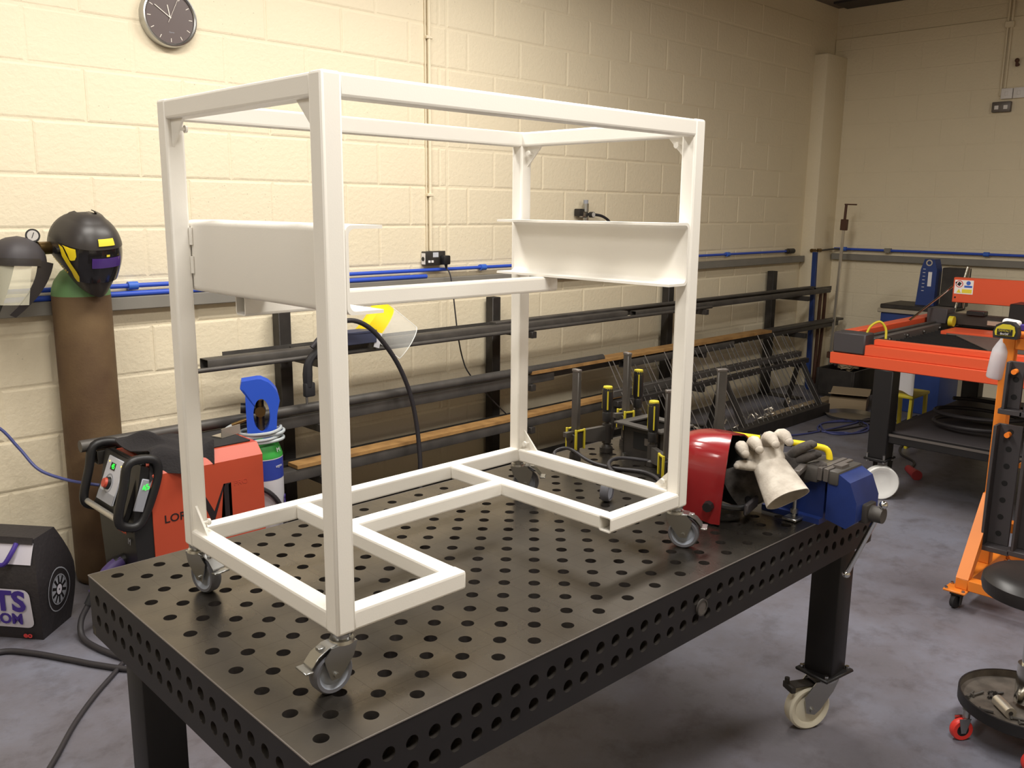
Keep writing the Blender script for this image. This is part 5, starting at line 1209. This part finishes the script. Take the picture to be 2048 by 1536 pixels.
tag(G().lathe([(.0, .004), (.17, .004), (.20, .03), (.205, .03), (.175, .0), (.0, .0)], (6.35, 1.98, 0), seg=32).done('metal_dish', 'zinc'), 'round metal dish lying on the floor in front of the cardboard box', 'dish')
for k, (cx, cy, r_, lab) in enumerate(((5.95, 1.85, .22, 'loop of blue cable on the floor between rod stand and cutting table'), (6.3, 1.72, .17, 'loop of black cable on the floor beside the cutting table leg'))):
    pts = [(cx + r_ * (1 + .25 * math.sin(2.3 * a)) * math.cos(a), cy + r_ * .8 * math.sin(a), .008) for a in [k2 * .45 for k2 in range(24)]]
    tag(G().tube([(cx - .7, cy + .25, .008), (cx - .4, cy + .1, .008)] + pts + [(cx + .5, cy - .1, .008)], .007, 8, smooth=4).done('floor_cable', 'cable_blue' if k == 0 else 'cable_black'), lab, 'cable')

# ------------------------------------------------------------------ orange clamp trolley at the right edge
ct = thing('clamp_trolley', 'orange steel clamp trolley on castors at the right edge', 'trolley', (3.20, .075, 0))
def seg_(name, x0, x1, y0, y1, z0, z1, m_='cart_orange', bev=.003): return G().box(x0, x1, y0, y1, z0, z1, bev, 1).done(name, m_, ct)
seg_('base_runner', 0, .56, -.05, 0, .088, .135); seg_('base_beam', -.001, .05, -.62, -.05, .088, .135); seg_('base_beam', .51, .56, -.62, -.05, .088, .135); seg_('base_runner', 0, .56, -.67, -.62, .088, .135)
seg_('upright', .255, .305, -.05, 0, .135, 1.16); seg_('upright', .255, .305, -.67, -.62, .135, 1.16)
seg_('top_bar', .255, .305, -.62, -.05, 1.10, 1.15); seg_('lower_bar', .255, .305, -.62, -.05, .30, .345)
for y in (-.05, -.67):
    G().prism([(.0, .135), (.05, .135), (.256, .40), (.256, .46), (.235, .46)], (0, y + .05, 0), (1, 0, 0), (0, 0, 1), .05).done('brace', 'cart_orange', ct)
for (x, y) in ((.005, -.01), (.55, -.01), (.005, -.65), (.55, -.65)):
    pl_ = seg_('castor_plate', x - .045, x + .045, y - .045, y + .045, .078, .088)
    for sx in (-1, 1):
        for sy in (-1, 1): G().cyl((x + sx * .034, y + sy * .034, .085), (x + sx * .034, y + sy * .034, .096), .007, seg=6).done('plate_bolt', 'zinc', pl_)
    G().box(x - .022, x + .022, y - .022, y + .022, .062, .078).prism([(-.02, .068), (.02, .068), (.0, .02), (-.02, .02)], (x, y - .02, 0), (1, 0, 0), (0, 0, 1), .003).prism([(-.02, .068), (.02, .068), (.0, .02), (-.02, .02)], (x, y + .017, 0), (1, 0, 0), (0, 0, 1), .003).done('castor_fork', 'dark_steel', pl_)
    G().lathe([(.0, -.012), (.022, -.012), (.030, -.009), (.032, 0), (.030, .009), (.022, .012), (.0, .012)], (x - .008, y, .0325), (.25, 1, 0), 24).done('castor_wheel', 'black_rubber', pl_)
for z in (.62, .86, 1.04):
    for y in (-.14, -.26, -.38, -.50): G().cyl((.255, y, z), (.20, y, z), .011, seg=12).done('peg', 'cart_orange', ct)
# clamping squares hung on the trolley
def square(y, z, h, w, lab, depth=.06):
    t = thing('clamping_square', lab, 'clamping tool', (3.40, y, z), group='black clamping tools on the trolley')
    G().box(-.012, .0, -w, 0, 0, h, .002, 1).done('web', 'charcoal', t)
    G().box(-depth, -.012, -.012, 0, .0, h, .002, 1).done('flange', 'charcoal', t)
    G().box(-depth, .0, -w - .02, .012, -.022, 0, .002, 1).done('foot', 'charcoal', t)
    n = int(h / .075)
    for k in range(n): G().cyl((-.0125, -w * .55, .05 + k * .075), (-.0135, -w * .55, .05 + k * .075), .012, seg=14).done('hole_mark', 'inner_black', t)
    pg = G().cyl((-.012, -w * .5, h - .04), (-.045, -w * .5, h - .04), .011, seg=12).done('pin', 'tool_orange', t)
    return t
square(.035, .26, .53, .095, 'tall black clamping square nearest the orange trolley upright', .07); square(-.085, .265, .52, .10, 'tall black clamping square beside the first one cut by the right edge', .07)
square(.02, .86, .20, .06, 'short black clamping square hung high on the trolley', .05); square(-.062, .858, .21, .06, 'short black clamping square at the right edge high on the trolley', .05)
# tape measure and spray bottle on the trolley top
tm = thing('tape_measure', 'yellow and black tape measure on top of the orange trolley', 'tape measure', (3.395, .045, 1.152), math.radians(-2))
G().prism([(-.045, 0), (.045, 0), (.05, .02), (.045, .05), (.025, .068), (-.01, .07), (-.038, .055), (-.048, .025)], (.02, .0, 0), (0, -1, 0), (0, 0, 1), .04).done('case', 'black_rubber', tm, ang=30)
pa = G().prism([(-.036, .012), (.036, .012), (.04, .03), (.034, .052), (.016, .06), (-.012, .06), (-.034, .046), (-.04, .028)], (-.0195, .0, 0), (0, -1, 0), (0, 0, 1), .004).done('side_plate', 'clamp_yellow', tm, ang=30)
G().box(-.0262, -.0245, -.030, .030, .014, .040, .001, 1).done('name_band', 'black_plastic', tm)
lettering('name_lettering', 'DEWALT', .012, basis((-.0263, 0, .033), (0, -1, 0), (0, 0, 1)), 'clamp_yellow', tm, .0003); lettering('size_lettering', '8m/26\'', .012, basis((-.0263, 0, .020), (0, -1, 0), (0, 0, 1)), 'sticker_white', tm, .0003)
sbt = thing('spray_bottle', 'white plastic spray bottle hanging by its trigger behind the tape measure', 'bottle', (3.475, .092, .965), rot=Euler((math.radians(6), 0, 0)))
G().lathe([(.0, .0), (.034, .0), (.038, .006), (.038, .10), (.036, .125), (.026, .15), (.016, .17), (.014, .19)], seg=24).done('body', 'bottle_white', sbt)
G().cyl((0, 0, .185), (0, 0, .215), .018, seg=16).box(-.018, .018, -.05, .022, .215, .262, .012, 3).done('trigger_head', 'sticker_white', sbt)
G().box(-.012, .012, -.085, -.05, .222, .25, .004, 1).done('nozzle', 'bag_purple', sbt)
G().prism([(-.05, .222), (-.04, .215), (-.06, .17), (-.068, .172)], (-.006, 0, 0), (0, 1, 0), (0, 0, 1), .012).done('trigger', 'sticker_white', sbt)
t = thing('marker_tool', 'orange and grey handled tool lying on the trolley top beside the tape', 'tool', (3.46, -.03, 1.151), math.radians(-80))
G().tube([(-.06, 0, .014), (0, 0, .016), (.07, 0, .014)], .014, 10, smooth=4).done('grip', 'tool_orange', t); G().tube([(.06, 0, .014), (.13, 0, .013)], .012, 10).done('grip_end', 'charcoal', t)

# ------------------------------------------------------------------ rolling stool with tool tray
so_ = thing('rolling_stool', 'black round padded rolling stool with tool tray and red castors at the right edge', 'stool', (2.335, -.435, 0))
G().lathe([(.0, .565), (.105, .563), (.143, .552), (.160, .535), (.162, .515), (.158, .495), (.145, .488), (.0, .488)], seg=48).done('seat', 'leather_black', so_)
G().cyl((0, 0, .13), (0, 0, .49), .022, seg=18).cyl((0, 0, .13), (0, 0, .26), .032, seg=18).done('gas_post', 'chrome', so_)
G().lathe([(.0, .105), (.186, .105), (.190, .112), (.190, .138), (.186, .139), (.185, .116), (.0, .113)], seg=48).done('tray', 'tray_grey', so_)
G().lathe([(.1865, .100), (.1915, .104), (.1915, .140), (.1855, .1405)], seg=48).done('tray_rim', 'black_paint', so_)
for k in range(5):
    a = math.radians(137 + 72 * k); d = Vector((math.cos(a), math.sin(a), 0)); p = d * .185
    f = G().cyl((p.x, p.y, .075), (p.x, p.y, .104), .012, seg=10).done('castor_stem', 'zinc', so_)
    n = Vector((-.62, -.78, 0)); tdir = Vector((-.78, .62, 0)); c_ = p + tdir * .012
    for s in (-1, 1):
        g = G(); o = c_ + n * (.015 * s) + Vector((0, 0, 0)); g.prism([(-.022, .078), (.018, .078), (.008, .028), (-.008, .028)], o, tdir, (0, 0, 1), .002 * s); g.done('castor_fork', 'zinc', f)
    G().lathe([(.020, -.011), (.033, -.0115), (.036, -.006), (.036, .006), (.033, .0115), (.020, .011)], c_ + Vector((0, 0, .0365)), n, 26).done('castor_tyre', 'wheel_red', f)
    G().lathe([(.0, -.008), (.020, -.011), (.020, .011), (.0, .008)], c_ + Vector((0, 0, .0365)), n, 20).done('castor_hub', 'black_plastic', f)
b = Vector((2.335, -.435, .114))
t = thing('metal_cylinder', 'bare aluminium cylinder lying in the stool tray', 'metal part', tuple(b + Vector((-.085, .035, 0))))
G().cyl((.028, .028, .0185), (-.028, -.028, .0185), .018, seg=24).done('barrel', 'alu', t); G().cyl((-.0282, -.0282, .0185), (-.029, -.029, .0185), .007, seg=12).done('centre_bore', 'dark_steel', t)
random.seed(33)
for k in range(16):
    a = random.uniform(1.2, 3.6); rr = random.uniform(.07, .165); p = b + Vector((rr * math.cos(a), rr * math.sin(a), .006)); q = random.uniform(0, PI)
    if (p - (b + Vector((-.085, .035, .006)))).length < .045: continue
    d = Vector((math.cos(q), math.sin(q), 0)) * random.uniform(.012, .026)
    g = G().cyl(p - d, p + d, .0045, seg=8).cyl(p + d, p + d * 1.25, .008, seg=6)
    tag(g.done('loose_bolt', random.choice(('mill_steel', 'dark_steel', 'grey_plate'))), 'small loose bolt lying in the stool tray', 'bolt', 'loose bolts in the stool tray')
